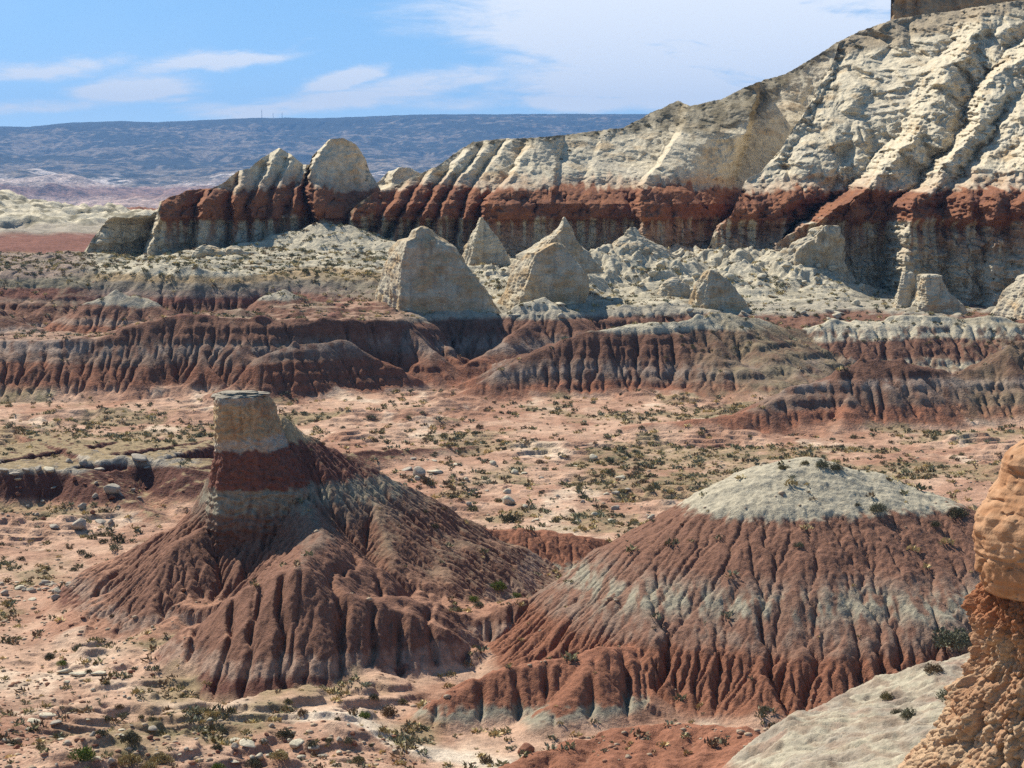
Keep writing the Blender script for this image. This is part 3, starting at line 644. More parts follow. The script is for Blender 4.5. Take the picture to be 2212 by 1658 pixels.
    lab2 = np.where((H > .4) & (Lb > 0), Lb, 0); lab2 = np.where(lab2 == 21, 0, lab2); lab2 = np.where(wall & (lab2 == 0), 11, lab2)
    fl = lab2[:-1, :-1]
    fl = np.where((fl == 17) & (X[:-1, :-1] > W(590, 670, 278)[0]), 11, fl)
    names = {11: ('badland_wall', 'long fluted badland wall in red, mauve and pale bands across the left middle', 'badland wall'),
             12: ('badland_hill', 'pale-crested banded hill with a dark fluted front right of the shadowed gully', 'hill'),
             13: ('badland_hill', 'broad flat-topped pale and red hill below the twin stubby pinnacles', 'hill'),
             14: ('badland_hill', 'low mauve and white striped hill with a dark red knob and red toe on the right', 'hill'),
             15: ('badland_hill', 'red mound with a smooth grey-white cap behind the long badland wall', 'hill'),
             16: ('badland_hill', 'red slope climbing to the pale bench edge behind the grey-capped mound', 'hill'),
             17: ('earth_mound', 'small smooth white mound on top of the long badland wall', 'mound'),
             18: ('badland_hill', 'small dark red hill with a pale hood left of the big pyramid pinnacle', 'hill'),
             19: ('badland_hill', 'red striped slope running down into the pink hollow at the left edge', 'hill'),
             20: ('badland_hill', 'red and white spur below the leaning twin pinnacle right of the shadowed gully', 'hill')}
    tag(grid_mesh('badland_terrain', P, col, MAT_MID, fl == 0), kind='structure')
    for lab, (nm, lb, ct_) in names.items():
        if (fl == lab).any(): tag(grid_mesh(nm, P, col, MAT_MID, fl == lab), lb, ct_)
    log('mid built', Z.shape)

# ------------------------------------------------------------------ cliffs: real walls with their own depth, buttress by buttress
def poly(knots, v):
    a = np.array(sorted(knots), float); return np.interp(v, a[:, 0], a[:, 1])
class Cliff: pass
def cliff(name, label, cat, x0, x1, skyline, bottom, Y0, lean, teeth, mat, colour, step=1.5, lump=1.0, knob=1.0, back=((4, 0.3), (10, 0.2), (30, -1.5), (60, -8)), w=10, seed=0, wander=1.0):
    """a wall sampled along its face; teeth = buttress edges [(py, px)...], distance of the edge, distance just before the next edge"""
    nu = int((x1 - x0) / step)
    px = np.linspace(x0, x1, nu)
    top = poly(skyline, px) + 1.2 * fbm2(px / 9, px * 0, 3, seed + 50) + 1.5 * fbm2(px / 40, px * 0 + 3, 2, seed + 51); bot = poly(bottom, px)
    nv = int((bot - top).max() / step)
    t = np.linspace(0, 1, nv)[:, None]
    PXg = np.broadcast_to(px, (nv, nu)).copy(); PYg = bot + t * (top - bot)
    # wander of the buttress edges so that no edge is a straight line
    wob = wander * (5 * fbm2(PXg / 45, PYg / 26, 3, seed + 60) + 2 * fbm2(PXg / 12, PYg / 7, 2, seed + 61))
    rows = PYg
    Yg = np.zeros((nv, nu))
    xs = np.stack([poly(tt[0], rows.ravel()).reshape(rows.shape) for tt in teeth], -1)
    cr = [tt[1] for tt in teeth]; tr = [tt[2] for tt in teeth]; K = len(teeth)
    q = PXg + wob
    off = np.where(q < xs[..., 0], cr[0] + np.clip((xs[..., 0] - q) / 14., 0, 1) * 6, 0.)
    for k in range(K):
        xa = xs[..., k]; xb = xs[..., k + 1] if k + 1 < K else xa + 140
        nxt = cr[k + 1] if k + 1 < K else (tr[k] if isinstance(tr[k], (int, float)) else 0)
        ww = np.minimum(w, .45 * np.maximum(xb - xa, 1))
        f = np.clip((q - xa) / np.maximum(xb - ww - xa, 1), 0, 1)
        trk = tr[k] if isinstance(tr[k], (int, float)) else poly(tr[k], PYg.ravel()).reshape(PYg.shape)
        seg = cr[k] + (trk - cr[k]) * (0.35 * f + 0.65 * f * f)
        g = np.clip((q - (xb - ww)) / ww, 0, 1)
        seg = seg + (nxt - seg) * g
        off = np.where((q >= xa) & ((q < xb) | (k == K - 1)), seg, off)
    Yg = poly(Y0, PXg.ravel()).reshape(PXg.shape) + off + poly(lean, PYg.ravel()).reshape(PYg.shape)
    P = W(PXg, PYg, Yg); x, y, z = P[..., 0], P[..., 1], P[..., 2]
    red = sstep(-4.2, -3.0, z) * sstep(3.4, 1.6, z); below = sstep(-3.0, -4.2, z); above = sstep(1.0, 3.5, z)
    # pale upper rock: bulging lumps with sharp creases running down the fall line
    sx = x + .45 * z
    wx = x + 2.5 * fbm3(x / 8, y / 8, z / 8, 2, seed + 1); wz = z + 2.0 * fbm3(x / 7, y / 7, z / 7, 2, seed + 2)
    b1 = np.abs(noise3((wx + .45 * wz) / 7.5, y / 22, (wz - .3 * wx) / 12, seed + 3)); b2 = np.abs(noise3((wx + .35 * wz) / 3.3, y / 9, wz / 5.0, seed + 4)); b3 = np.abs(noise3(wx / 1.3, y / 3, wz / 1.5, seed + 5))
    off2 = -above * lump * (4.0 * b1 + 1.9 * b2 + .45 * b3 - 1.6)
    off2 = off2 + above * lump * .35 * np.abs(np.sin(z * 2.1 + 2 * noise2(x / 6, z / 6, seed + 7))) * sstep(-.2, .5, noise2(x / 9, z / 9, seed + 8))
    # red band: stacked rounded knobs
    f1, f2, idv = worley2(x / 2.3 + .3 * noise2(x, z, 3), z / 2.7 + .25 * noise2(x * .7, z * .7, 4), seed + 9)
    g1, g2, _ = worley2(x / .95, z / 1.0, seed + 19)
    off2 = off2 - red * knob * (2.3 * np.sqrt(np.clip(1 - (f1 / .78) ** 2, 0, 1)) + .35 * np.sqrt(np.clip(1 - (g1 / .75) ** 2, 0, 1)) - .45 + .8 * np.abs(noise2(x / 4.5, z / 9, seed + 10)))
    # below: pillars and drapery
    c1 = np.abs(noise2(x / 2.6 + .25 * noise2(x / 3, z / 3, 5), z / 14, seed + 11)); c2 = np.abs(noise2(x / .95, z / 6, seed + 12))
    off2 = off2 - below * knob * (1.6 * c1 + .55 * c2 + .35 * noise2(x / 5, z / 1.1, seed + 13) - .7)
    # joints: blocks stand out or back by different amounts
    q1, q2, qi = worley2((x + .5 * z) / 4.6 + .35 * noise2(x / 3, z / 3, 6), (z - .2 * x) / 3.4 + .35 * noise2(x / 3, z / 3, 7), seed + 30); r1, r2, ri = worley2((x + .4 * z) / 1.7 + .3 * noise2(x, z, 8), z / 1.25, seed + 31)
    off2 = off2 + lump * above * (1.3 * (qi - .5) * sstep(0, .3, q2 - q1) + .4 * (ri - .5) * sstep(0, .3, r2 - r1))
    off2 = off2 + below * knob * (.9 * (ri - .5) + 1.3 * (qi - .5)) * sstep(0, .2, r2 - r1) + 2.2 * fbm3(x / 11, y / 22, z / 9, 3, seed + 32) * (1 - .3 * above)
    off2 = off2 + .14 * fbm3(x / .8, y / .8, z / .8, 3, seed + 14)
    fadeb = sstep(0, .06, t); Yg = Yg + off2 * fadeb
    Yg = np.maximum(Yg, 60); P = W(PXg, PYg, Yg)
    # the top runs back from the edge
    rowsb = []; tp = P[-1].copy()
    for dy, dz in back:
        r = tp.copy(); s = (1 + dy / tp[:, 1])
        r[:, 0] *= s; r[:, 1] += dy; r[:, 2] += dz - .25 * dy * 0; rowsb.append(r)
        # never above the line of sight over the edge
        lim = tp[:, 2] / tp[:, 1] * r[:, 1] - .05 * dy
        r[:, 2] = np.minimum(r[:, 2], lim)
    P = np.concatenate([P, np.stack(rowsb)], 0)
    col = colour(P, seed)
    o = grid_mesh(name, P, col, mat); tag(o, label, cat)
    c = Cliff(); c.o = o; c.px = px; c.P = P; c.nv = nv; c.top = top; c.bot = bot
    def at(a, b):
        i = int(np.clip(np.searchsorted(px, a), 0, nu - 1)); v = (b - bot[i]) / (top[i] - bot[i])
        if v > 1.0: v = 1.0
        j = int(np.clip(v * (nv - 1), 0, nv - 1)); return P[j, i]
    c.at = at
    return c
def cliff_colour(P, seed, scrub=0.0, redlo=-3.6, redhi=2.2, pinkhi=5.5, topcol=None):
    x, y, z = P[..., 0], P[..., 1], P[..., 2]
    zz = z + 1.1 * noise2(x / 9, z / 5, seed + 20) + .7 * fbm2(x / 1.6, z / 2.5, 3, seed + 21)
    n = fbm3(x / 6, y / 6, z / 3, 4, seed + 22); st = fbm2(x / 1.2, z / 14, 3, seed + 23)
    up = lerp3(np.broadcast_to(CREAM * 1.02, P.shape).astype(np.float32), TAN * 1.1, .75 * sstep(.2, .9, n + .1))
    up = lerp3(up, WHITE * 1.1, sstep(.1, .8, fbm3(x / 14, y / 14, z / 8, 3, seed + 24)))
    rd = lerp3(np.broadcast_to(RUST * .92, P.shape).astype(np.float32), RED * .8, sstep(-.3, .6, n))
    lo = lerp3(np.broadcast_to(CREAM * .88, P.shape).astype(np.float32), RUST * .9, np.clip(sstep(-.3, .5, st + .25) * sstep(-13, -4, z) * .8, 0, 1))
    pk = lerp3(up, RUST * 1.1, np.float32(.38) * np.ones(x.shape))
    c = lerp3(lo, rd, sstep(redlo - .4, redlo + .4, zz + 1.3 * st * (st > 0)))
    c = lerp3(c, pk, sstep(redhi - .3, redhi + .6, zz + .6 * st)); c = lerp3(c, up, sstep(redhi + .8, pinkhi, zz + 1.2 * st))
    if scrub: c = lerp3(c, np.array((.24, .20, .125)), scrub * sstep(-.2, .5, fbm2(x / 5, z / 3, 4, seed + 25)))
    return c
MAT_CLIFF = rock_mat('cliff_stone', scale=1.3, bump=.8, var=.24, fine=5)
MAT_RED = rock_mat('orange_sandstone', scale=.16, bump=.45, var=.16, fine=6)
MAT_NEARROCK = rock_mat('near_crust', scale=.14, bump=.7, var=.25, fine=5)

CL = {}
def build_cliffs():
    def base_c(P, s):
        c = cliff_colour(P, s); x, y, z = P[..., 0], P[..., 1], P[..., 2]
        plain = lerp3(np.broadcast_to(CREAM * .9, P.shape).astype(np.float32), TAN, .5 * sstep(-.2, .6, fbm3(x / 4, y / 4, z / 3, 3, 8)))
        return lerp3(c, plain, sstep(-63.2, -63.8, x))
    # --- peninsula with two peaks
    sky1 = [(170, 556), (179, 548), (205, 508), (234, 470), (248, 467), (279, 469), (300, 464), (325, 464), (341, 452), (345, 434), (353, 433), (364, 426), (388, 421), (406, 410), (459, 406), (483, 394), (501, 377), (518, 367), (539, 363), (564, 342), (603, 318), (634, 338), (655, 356), (669, 355), (674, 337), (712, 299), (743, 298), (768, 309), (789, 341), (799, 372), (821, 405), (835, 440)]
    bot1 = [(170, 575), (340, 575), (500, 565), (600, 540), (720, 520), (840, 510)]
    teeth1 = [([(470, 236), (500, 210), (548, 181)], 0, 8), ([(432, 346), (470, 345), (510, 332), (545, 320)], -3, 4),
              ([(376, 470), (405, 455), (440, 438), (480, 431), (540, 430)], -3, 4), ([(364, 528), (420, 509), (470, 503), (530, 505)], -1, 3),
              ([(318, 603), (398, 562), (440, 545), (500, 546)], 0, 3), ([(337, 634), (400, 600), (440, 590), (500, 578)], 1, 4), ([(355, 664), (420, 640), (480, 620)], 2, 7),
              ([(298, 716), (340, 682), (380, 668), (420, 668), (470, 690)], -2, 13)]
    lean1 = [(575, -1), (548, 0), (475, 1.5), (470, .6), (440, 1.5), (425, 3), (405, 5.5), (360, 10), (300, 16)]
    CL['pen'] = cliff('cliff_peninsula', 'red-banded cliff promontory with two pale peaks against the blue mesa', 'cliff', 172, 834, sky1, bot1, [(170, 378), (340, 374), (500, 378), (830, 390)], lean1, teeth1, MAT_CLIFF, base_c, step=1.3, lump=.45, knob=.75, seed=3)
    # --- small knob behind the gap
    CL['knob'] = cliff('distant_rock', 'small tan rock knob in the gap behind the red-banded cliffs', 'rock', 808, 930, [(805, 400), (817, 392), (840, 370), (862, 361), (885, 362), (905, 372), (930, 380)], [(805, 440), (930, 440)], [(805, 440), (930, 440)], [(440, 0), (361, 6)], [([(361, 862), (420, 830)], 0, 3)], MAT_CLIFF,
                       lambda P, s: cliff_colour(P, s, redlo=-30, redhi=-29, pinkhi=-20), lump=.4, seed=5)
    # --- middle wall
    sky2 = [(742, 480), (748, 465), (771, 442), (812, 414), (850, 402), (875, 391), (908, 375), (946, 358), (996, 321), (1021, 306), (1084, 300), (1146, 297), (1209, 292), (1272, 284), (1343, 276), (1380, 258), (1405, 243), (1430, 234), (1451, 222), (1466, 216), (1480, 224), (1496, 227), (1556, 214), (1606, 190), (1651, 172), (1696, 159), (1756, 125), (1806, 92), (1870, 62)]
    bot2 = [(742, 530), (900, 560), (1000, 595), (1300, 590), (1600, 590), (1870, 600)]
    teeth2 = [([(410, 815), (440, 772), (500, 748)], -1, 4), ([(395, 880), (440, 850), (500, 815)], 0, 4), ([(370, 935), (410, 905), (470, 870), (520, 840)], 0, 4),
              ([(320, 1010), (400, 950), (470, 910), (530, 880)], 0, 4), ([(305, 1060), (400, 985), (470, 950), (540, 920)], 0, 4), ([(302, 1100), (400, 1030), (470, 1000), (560, 985)], 0, 3),
              ([(300, 1150), (350, 1120), (390, 1100), (430, 1052), (480, 1043), (560, 1030)], -6, -2), ([(292, 1220), (390, 1205), (430, 1200), (480, 1198), (560, 1196)], 1, 3),
              ([(280, 1310), (400, 1265), (480, 1260), (560, 1250)], 2, 5), ([(235, 1484), (290, 1470), (330, 1440), (360, 1420), (400, 1386), (450, 1383), (560, 1395)], -10, [(225, -12), (290, -8), (330, 0), (400, 8), (560, 10)]), ([(215, 1640), (400, 1592), (560, 1575)], 10, 16)]
    lean2 = [(595, -1), (560, 0), (480, 1.5), (474, .4), (440, 1.4), (430, 3.5), (400, 8), (300, 26), (215, 44), (60, 70)]
    def col2(P, s):
        c = cliff_colour(P, s); x, y, z = P[..., 0], P[..., 1], P[..., 2]
        qx, qy = PX(x, y, z); rim = poly(sky2, qx.ravel()).reshape(qx.shape)
        depth_ = np.interp(qx, [980, 1010, 1200, 1340, 1390, 1440, 1500, 1640, 1700, 1800], [2, 9, 12, 14, 34, 52, 70, 80, 30, 14])
        sk = .95 * sstep(10, -14, qy - rim - depth_ + 14 * fbm2(x / 3, z / 2.2, 3, 3))
        return lerp3(c, np.array((.17, .14, .09)), np.clip(sk, 0, 1) * (.68 + .32 * sstep(-.3, .4, fbm2(x / 2.5, z / 2, 3, 9))))
    CL['mid'] = cliff('cliff_wall', 'long pale cliff wall over a red band with scrubby rim in the middle distance', 'cliff', 744, 1868, sky2, bot2, [(744, 386), (1000, 388), (1400, 390), (1868, 396)], lean2, teeth2, MAT_CLIFF, col2, step=1.45, lump=.62, knob=.85, seed=11)
    # --- great right-hand wall
    sky3 = [(1512, 560), (1515, 553), (1532, 530), (1548, 486), (1580, 464), (1589, 440), (1610, 390), (1645, 370), (1688, 320), (1713, 277), (1743, 235), (1768, 188), (1800, 134), (1812, 92), (1856, 67), (1926, 42), (1990, 31), (2056, 24), (2110, 14), (2160, 6), (2212, 0), (2440, -40)]
    bot3 = [(1512, 575), (1600, 590), (1700, 640), (1800, 672), (1900, 712), (2440, 730)]
    R1 = [(60, 1815), (92, 1806), (135, 1800), (190, 1768), (236, 1743), (278, 1713), (321, 1688), (371, 1645), (388, 1612), (439, 1591), (464, 1582), (485, 1556), (532, 1534), (600, 1510)]
    R1b = [(150, 1830), (200, 1800), (270, 1770), (321, 1736), (400, 1708), (440, 1700), (500, 1690), (600, 1660)]
    R2 = [(20, 2125), (97, 2097), (139, 2051), (224, 2013), (304, 1970), (350, 1920), (413, 1869), (439, 1826), (477, 1764), (494, 1728), (523, 1675), (600, 1640)]
    R3 = [(60, 2290), (118, 2212), (181, 2131), (240, 2118), (304, 2097), (338, 2055), (405, 2021), (426, 1974), (490, 1962), (549, 1956), (700, 1950)]
    R4 = [(150, 2300), (236, 2212), (287, 2181), (363, 2118), (414, 2084), (490, 2084), (591, 2093), (700, 2100)]
    R5 = [(180, 2380), (250, 2262), (380, 2196), (425, 2148), (490, 2148), (600, 2140), (720, 2150)]
    R6 = [(250, 2400), (300, 2310), (440, 2212), (600, 2205), (720, 2210)]
    R2b = [(20, 2180), (139, 2095), (224, 2060), (304, 2020), (413, 1915), (440, 1860), (480, 1828), (600, 1835), (720, 1850)]
    teeth3 = [(R1, 0, 2), (R1b, 1, [(120, 2), (150, -3), (250, 1), (330, 7), (405, 11), (480, 11)]), (R2, -9, -6.5), (R2b, -4.5, 0), (R3, -15, -9), (R4, -13.5, -12), (R5, -17, -15), (R6, -18, -12)]
    lean3 = [(730, -2), (640, 0), (490, 3), (484, 1.8), (440, 3), (425, 5), (405, 8), (350, 15), (250, 28), (150, 43), (60, 58), (-40, 78)]
    def col3(P, s):
        c = cliff_colour(P, s, redhi=1.6, pinkhi=5.0); x, y, z = P[..., 0], P[..., 1], P[..., 2]
        pxx, pyy = PX(x, y, z)
        near_rim = np.interp(pxx, [1800, 1926, 2056, 2212], [130, 98, 60, 20])
        sk = sstep(6, -14, pyy - near_rim + 10 * noise2(x / 4, z / 3, 3)) * sstep(24, 27, z)
        return lerp3(c, np.array((.27, .21, .14)), np.clip(sk, 0, 1) * .8)
    CL['big'] = cliff('cliff_buttress', 'towering cream and white buttressed cliff with knobbly red band on the right', 'cliff', 1513, 2430, sky3, bot3, [(1512, 366), (1700, 362), (2000, 352), (2212, 346), (2430, 344)], lean3, teeth3, MAT_CLIFF, col3, step=1.4, lump=1.35, knob=1.0, seed=21, w=46, wander=2.2)
    # --- pale block standing against its foot
    V = loft([(486, 1775, 1806), (492, 1758, 1818), (505, 1742, 1826), (528, 1700, 1830), (550, 1676, 1832), (580, 1640, 1836), (610, 1612, 1842), (660, 1585, 1850), (700, 1575, 1856)], 350, .35, 'pyr', seed=66, noise=[n_lump(4, .9, 67, 1.2), n_lump(1.7, .5, 68), n_flute(1.6, .4, 69), n_fbm(.8, .15, 70)])
    tag(loft_mesh('rock_buttress', V, pale_rock(V, 67, .1), MAT_CLIFF), 'pale lumpy rock buttress leaning on the shaded foot of the towering cliff', 'rock')
    # --- tower of the upper rim, cut by the top of the view
    CL['rim'] = cliff('rim_cliff', 'sheer brown rim cliff on the very top of the right-hand slope', 'cliff', 1924, 2500, [(1924, 20), (1927, -90), (2500, -90)], [(1924, 52), (1990, 44), (2056, 36), (2160, 22), (2500, -10)], [(1924, 448), (2500, 440)], [(60, 0), (-90, 4)], [([(0, 1930), (50, 1926)], 0, 1), ([(0, 1960), (50, 1958)], 0, 2), ([(0, 1990), (50, 1992)], 0, 2), ([(0, 2070), (50, 2070)], 0, 3)], MAT_CLIFF,
                      lambda P, s: lerp3(cliff_colour(P, s), TAN * np.array((.8, .72, .7)), np.ones(P.shape[:2]) * .9), step=1.6, lump=.5, seed=31)
    log('cliffs built')

# ------------------------------------------------------------------ free-standing rocks
SECT = {'pyr': [(-1, .4), (-.5, -.95), (.2, -.66), (.95, -.2), (1, .4), (.4, 1), (-.4, 1)],
        'box': [(-1, .2), (-.93, -.6), (-.7, -.95), (.2, -1), (.75, -.85), (.98, -.3), (1, .6), (.6, 1), (-.6, 1), (-.95, .8)],
        'round': [(-math.cos(a), -math.sin(a)) for a in np.linspace(0, 2 * math.pi, 24, endpoint=False)]}
def section(kind, n):
    p = np.array(SECT[kind]); q = np.concatenate([p, p[:1]])
    d = np.concatenate([[0], np.cumsum(np.hypot(*np.diff(q, axis=0).T))]); t = np.linspace(0, d[-1], n, endpoint=False)
    u = np.interp(t, d, q[:, 0]); v = np.interp(t, d, q[:, 1])
    for _ in range(2 if n < 200 else n // 60):
        u = (np.roll(u, 1) + u * 2 + np.roll(u, -1)) / 4; v = (np.roll(v, 1) + v * 2 + np.roll(v, -1)) / 4
    return u / np.abs(u).max(), v / np.abs(v).max()
def loft(levels, Yc, depth, kind, n=190, m=150, seed=0, noise=(), ymax=None, shift=None):
    """levels (py, left px, right px) from the top down -> closed rock; depth = half depth / half width"""
    lv = np.array(sorted(levels), float); py = np.linspace(lv[0, 0], lv[-1, 0], m)
    xl = np.interp(py, lv[:, 0], lv[:, 1]); xr = np.interp(py, lv[:, 0], lv[:, 2])
    u, v = section(kind, n)
    c = W((xl + xr) / 2, py, Yc); hw = (xr - xl) / 2 * Yc / F
    sh = 0 if shift is None else np.interp(py, [s[0] for s in shift], [s[1] for s in shift])
    X = c[:, 0:1] + hw[:, None] * u; hb = hw.max(); Yw = Yc + (sh + 0 * py)[:, None] + ((hw if kind == 'round' else hb * (hw / hb) ** .42) * depth)[:, None] * v; Z = np.repeat(c[:, 2:3], n, 1)
    nx, nyv = u / np.maximum(np.hypot(u, v), .1), v / np.maximum(np.hypot(u, v), .1)
    d = 0
    for fn in noise: d = d + fn(X, Yw, Z)
    ed = np.ones(m); ed[:1] = 0
    X = X + d * nx * ed[:, None]; Yw = Yw + d * nyv * ed[:, None]
    V = np.stack([X, Yw, Z], -1)
    return V
def loft_mesh(name, V, col, mat, parent=None):
    m, n = V.shape[:2]
    idx = np.arange(m * n).reshape(m, n); r = np.roll(idx, -1, 1)
    q = np.stack([idx[:-1], idx[1:], r[1:], r[:-1]], -1).reshape(-1, 4)
    Vf = np.concatenate([V.reshape(-1, 3), V[0].mean(0)[None], V[-1].mean(0)[None]])
    t1 = np.stack([idx[0], r[0], np.full(n, m * n), np.full(n, m * n)], -1)
    cf = np.concatenate([col.reshape(-1, 3), col[0].mean(0)[None], col[-1].mean(0)[None]])
    me_o = mesh_np(name, Vf, q, cf, mat, parent)
    # close the top and bottom with fans
    tri = np.concatenate([np.stack([idx[0], r[0], np.full(n, m * n)], -1), np.stack([r[-1], idx[-1], np.full(n, m * n + 1)], -1)])
    import bmesh
    bm = bmesh.new(); bm.from_mesh(me_o.data); bm.verts.ensure_lookup_table()
    for t in tri:
        try: f = bm.faces.new([bm.verts[i] for i in t]); f.smooth = True
        except ValueError: pass
    bm.to_mesh(me_o.data); bm.free()
    return me_o
def pale_rock(P, seed, warm=.35):
    x, y, z = P[..., 0], P[..., 1], P[..., 2]
    n = fbm3(x / 3, y / 3, z / 1.5, 4, seed); st = fbm2(x / .6, z / 5, 3, seed + 3)
    c = lerp3(np.broadcast_to(CREAM * .9, P.shape).astype(np.float32), TAN * 1.1, sstep(-.1, .8, n + warm * .6))
    c = lerp3(c, GREY * .7, .55 * sstep(.15, .7, st)); c = lerp3(c, TAN * .6, .5 * sstep(.35, .6, noise2(x * .8, z / .5 + noise2(x / 2, z, 5), seed + 9)) * sstep(0, .5, n)); return lerp3(c, WHITE, .6 * sstep(.1, .7, fbm3(x / 5, y / 5, z / 5, 2, seed + 5)))
def n_lump(s, a, seed, zs=1.0): return lambda X, Y, Z: a * (np.abs(noise3(X / s, Y / s, Z / (s * zs), seed)) * 2 - .7)
def n_fbm(s, a, seed, zs=1.0): return lambda X, Y, Z: a * fbm3(X / s, Y / s, Z / (s * zs), 4, seed)
def n_flute(s, a, seed): return lambda X, Y, Z: a * (np.abs(noise3(X / s, Y / s, Z / (s * 6), seed)) * 2 - .6)

def build_pinnacles():
    def pin(name, label, cat, lv, base, depth=.8, kind='pyr', seed=0, warm=.35, Yc=None, amp=1.0, mat=MAT_CLIFF, col=None):
        if Yc is None:
            s = seen(base[0], base[1], 90, 425); Yc = s[1]
        V = loft(lv, Yc, depth, kind, seed=seed, noise=[n_fbm(5, .4 * amp, seed + 1), n_lump(2.2, .16 * amp, seed + 2, 2), n_flute(1.5, .34 * amp, seed + 3), (lambda X, Y, Z: 0.04 * amp * np.sign(noise2(X * .2, Z / .9 + noise2(X / 3, Z, seed), seed + 6))), n_fbm(.7, .12 * amp, seed + 5, .5)])
        o = loft_mesh(name, V, pale_rock(V, seed, warm) if col is None else col(V), mat); tag(o, label, cat); return o
    pin('rock_pinnacle', 'largest cream pyramid pinnacle with a domed tip above the shadowed gully', 'pinnacle',
        [(488, 908, 916), (491, 900, 926), (498, 889, 934), (512, 884, 946), (519, 858, 960), (533, 845, 984), (577, 822, 1010), (620, 809, 1045), (645, 804, 1062), (668, 800, 1078), (705, 790, 1095), (760, 775, 1110)], None, .75, 'pyr', 41, .7, Yc=301)
    pin('rock_pinnacle', 'cream leaning pinnacle with slanting flat top right of the largest pyramid pinnacle', 'pinnacle',
        [(524, 1196, 1206), (528, 1180, 1216), (546, 1134, 1232), (575, 1114, 1258), (600, 1099, 1272), (630, 1084, 1276), (655, 1073, 1266), (690, 1065, 1270), (730, 1060, 1275)], None, .6, 'pyr', 43, .55, Yc=309)
    pin('rock_spire', 'slim pointed pale spire rising behind the leaning pinnacle', 'spire',
        [(468, 1217, 1221), (473, 1213, 1226), (484, 1210, 1233), (496, 1203, 1240), (520, 1168, 1250), (550, 1122, 1276), (590, 1090, 1310)], None, .6, 'pyr', 45, .3, Yc=318)
    pin('rock_pyramid', 'white triangular rock leaning on the foot of the red-stained cliff wall', 'rock',
        [(469, 1039, 1043), (478, 1033, 1052), (500, 1020, 1068), (530, 1004, 1084), (560, 992, 1100), (600, 980, 1115)], None, .6, 'pyr', 47, .0, Yc=366)
    pin('rock_pinnacle', 'small blunt cream pinnacle with a dark crack standing alone on the rubble slope', 'pinnacle',
        [(582, 1530, 1542), (588, 1522, 1550), (602, 1510, 1568), (625, 1496, 1590), (650, 1486, 1608), (690, 1476, 1630)], (1540, 668), .7, 'pyr', 49, .6)
    pin('rock_mound', 'low pale dome of rock left of the small blunt pinnacle', 'mound',
        [(598, 1452, 1464), (604, 1440, 1474), (616, 1425, 1488), (645, 1410, 1500)], (1455, 630), .8, 'round', 51, .2)
    pin('rock_pillar', 'left and narrower of two stubby pale pillars at the foot of the great cliff', 'pillar',
        [(585, 1951, 1966), (588, 1946, 1974), (600, 1944, 1977), (630, 1941, 1980), (650, 1936, 1984), (690, 1926, 1992)], (1955, 664), .8, 'box', 53, .1)
    pin('rock_pillar', 'right and wider of two stubby pale pillars at the foot of the great cliff', 'pillar',
        [(592, 1992, 2024), (595, 1988, 2030), (608, 1986, 2033), (635, 1978, 2050), (655, 1970, 2080), (695, 1960, 2100)], (2015, 668), .8, 'box', 55, .1)
    pin('rock_pinnacle', 'cream rock shoulder at the right edge below the great cliff', 'rock',
        [(588, 2230, 2260), (596, 2206, 2280), (620, 2186, 2300), (650, 2166, 2320), (720, 2125, 2360)], (2200, 688), .8, 'pyr', 57, .2)
    pin('rock_mound', 'pale hump with a small knob on top in front of the dark cliff foot', 'mound',
        [(490, 1362, 1370), (494, 1358, 1375), (506, 1350, 1384), (516, 1336, 1400), (536, 1310, 1438), (575, 1280, 1480)], None, .7, 'round', 59, .1, Yc=352)
    pin('rock_mound', 'squat cream boulder mound under the red-banded promontory', 'mound',
        [(528, 438, 448), (533, 430, 462), (543, 420, 485), (556, 414, 492), (575, 410, 496)], (450, 552), .7, 'box', 61, .5)
    pin('rock_mound', 'pale broken block beside the squat boulder mound', 'mound',
        [(533, 497, 505), (538, 490, 520), (550, 486, 534), (570, 482, 540)], (505, 549), .7, 'box', 63, .3)
    log('pinnacles built')

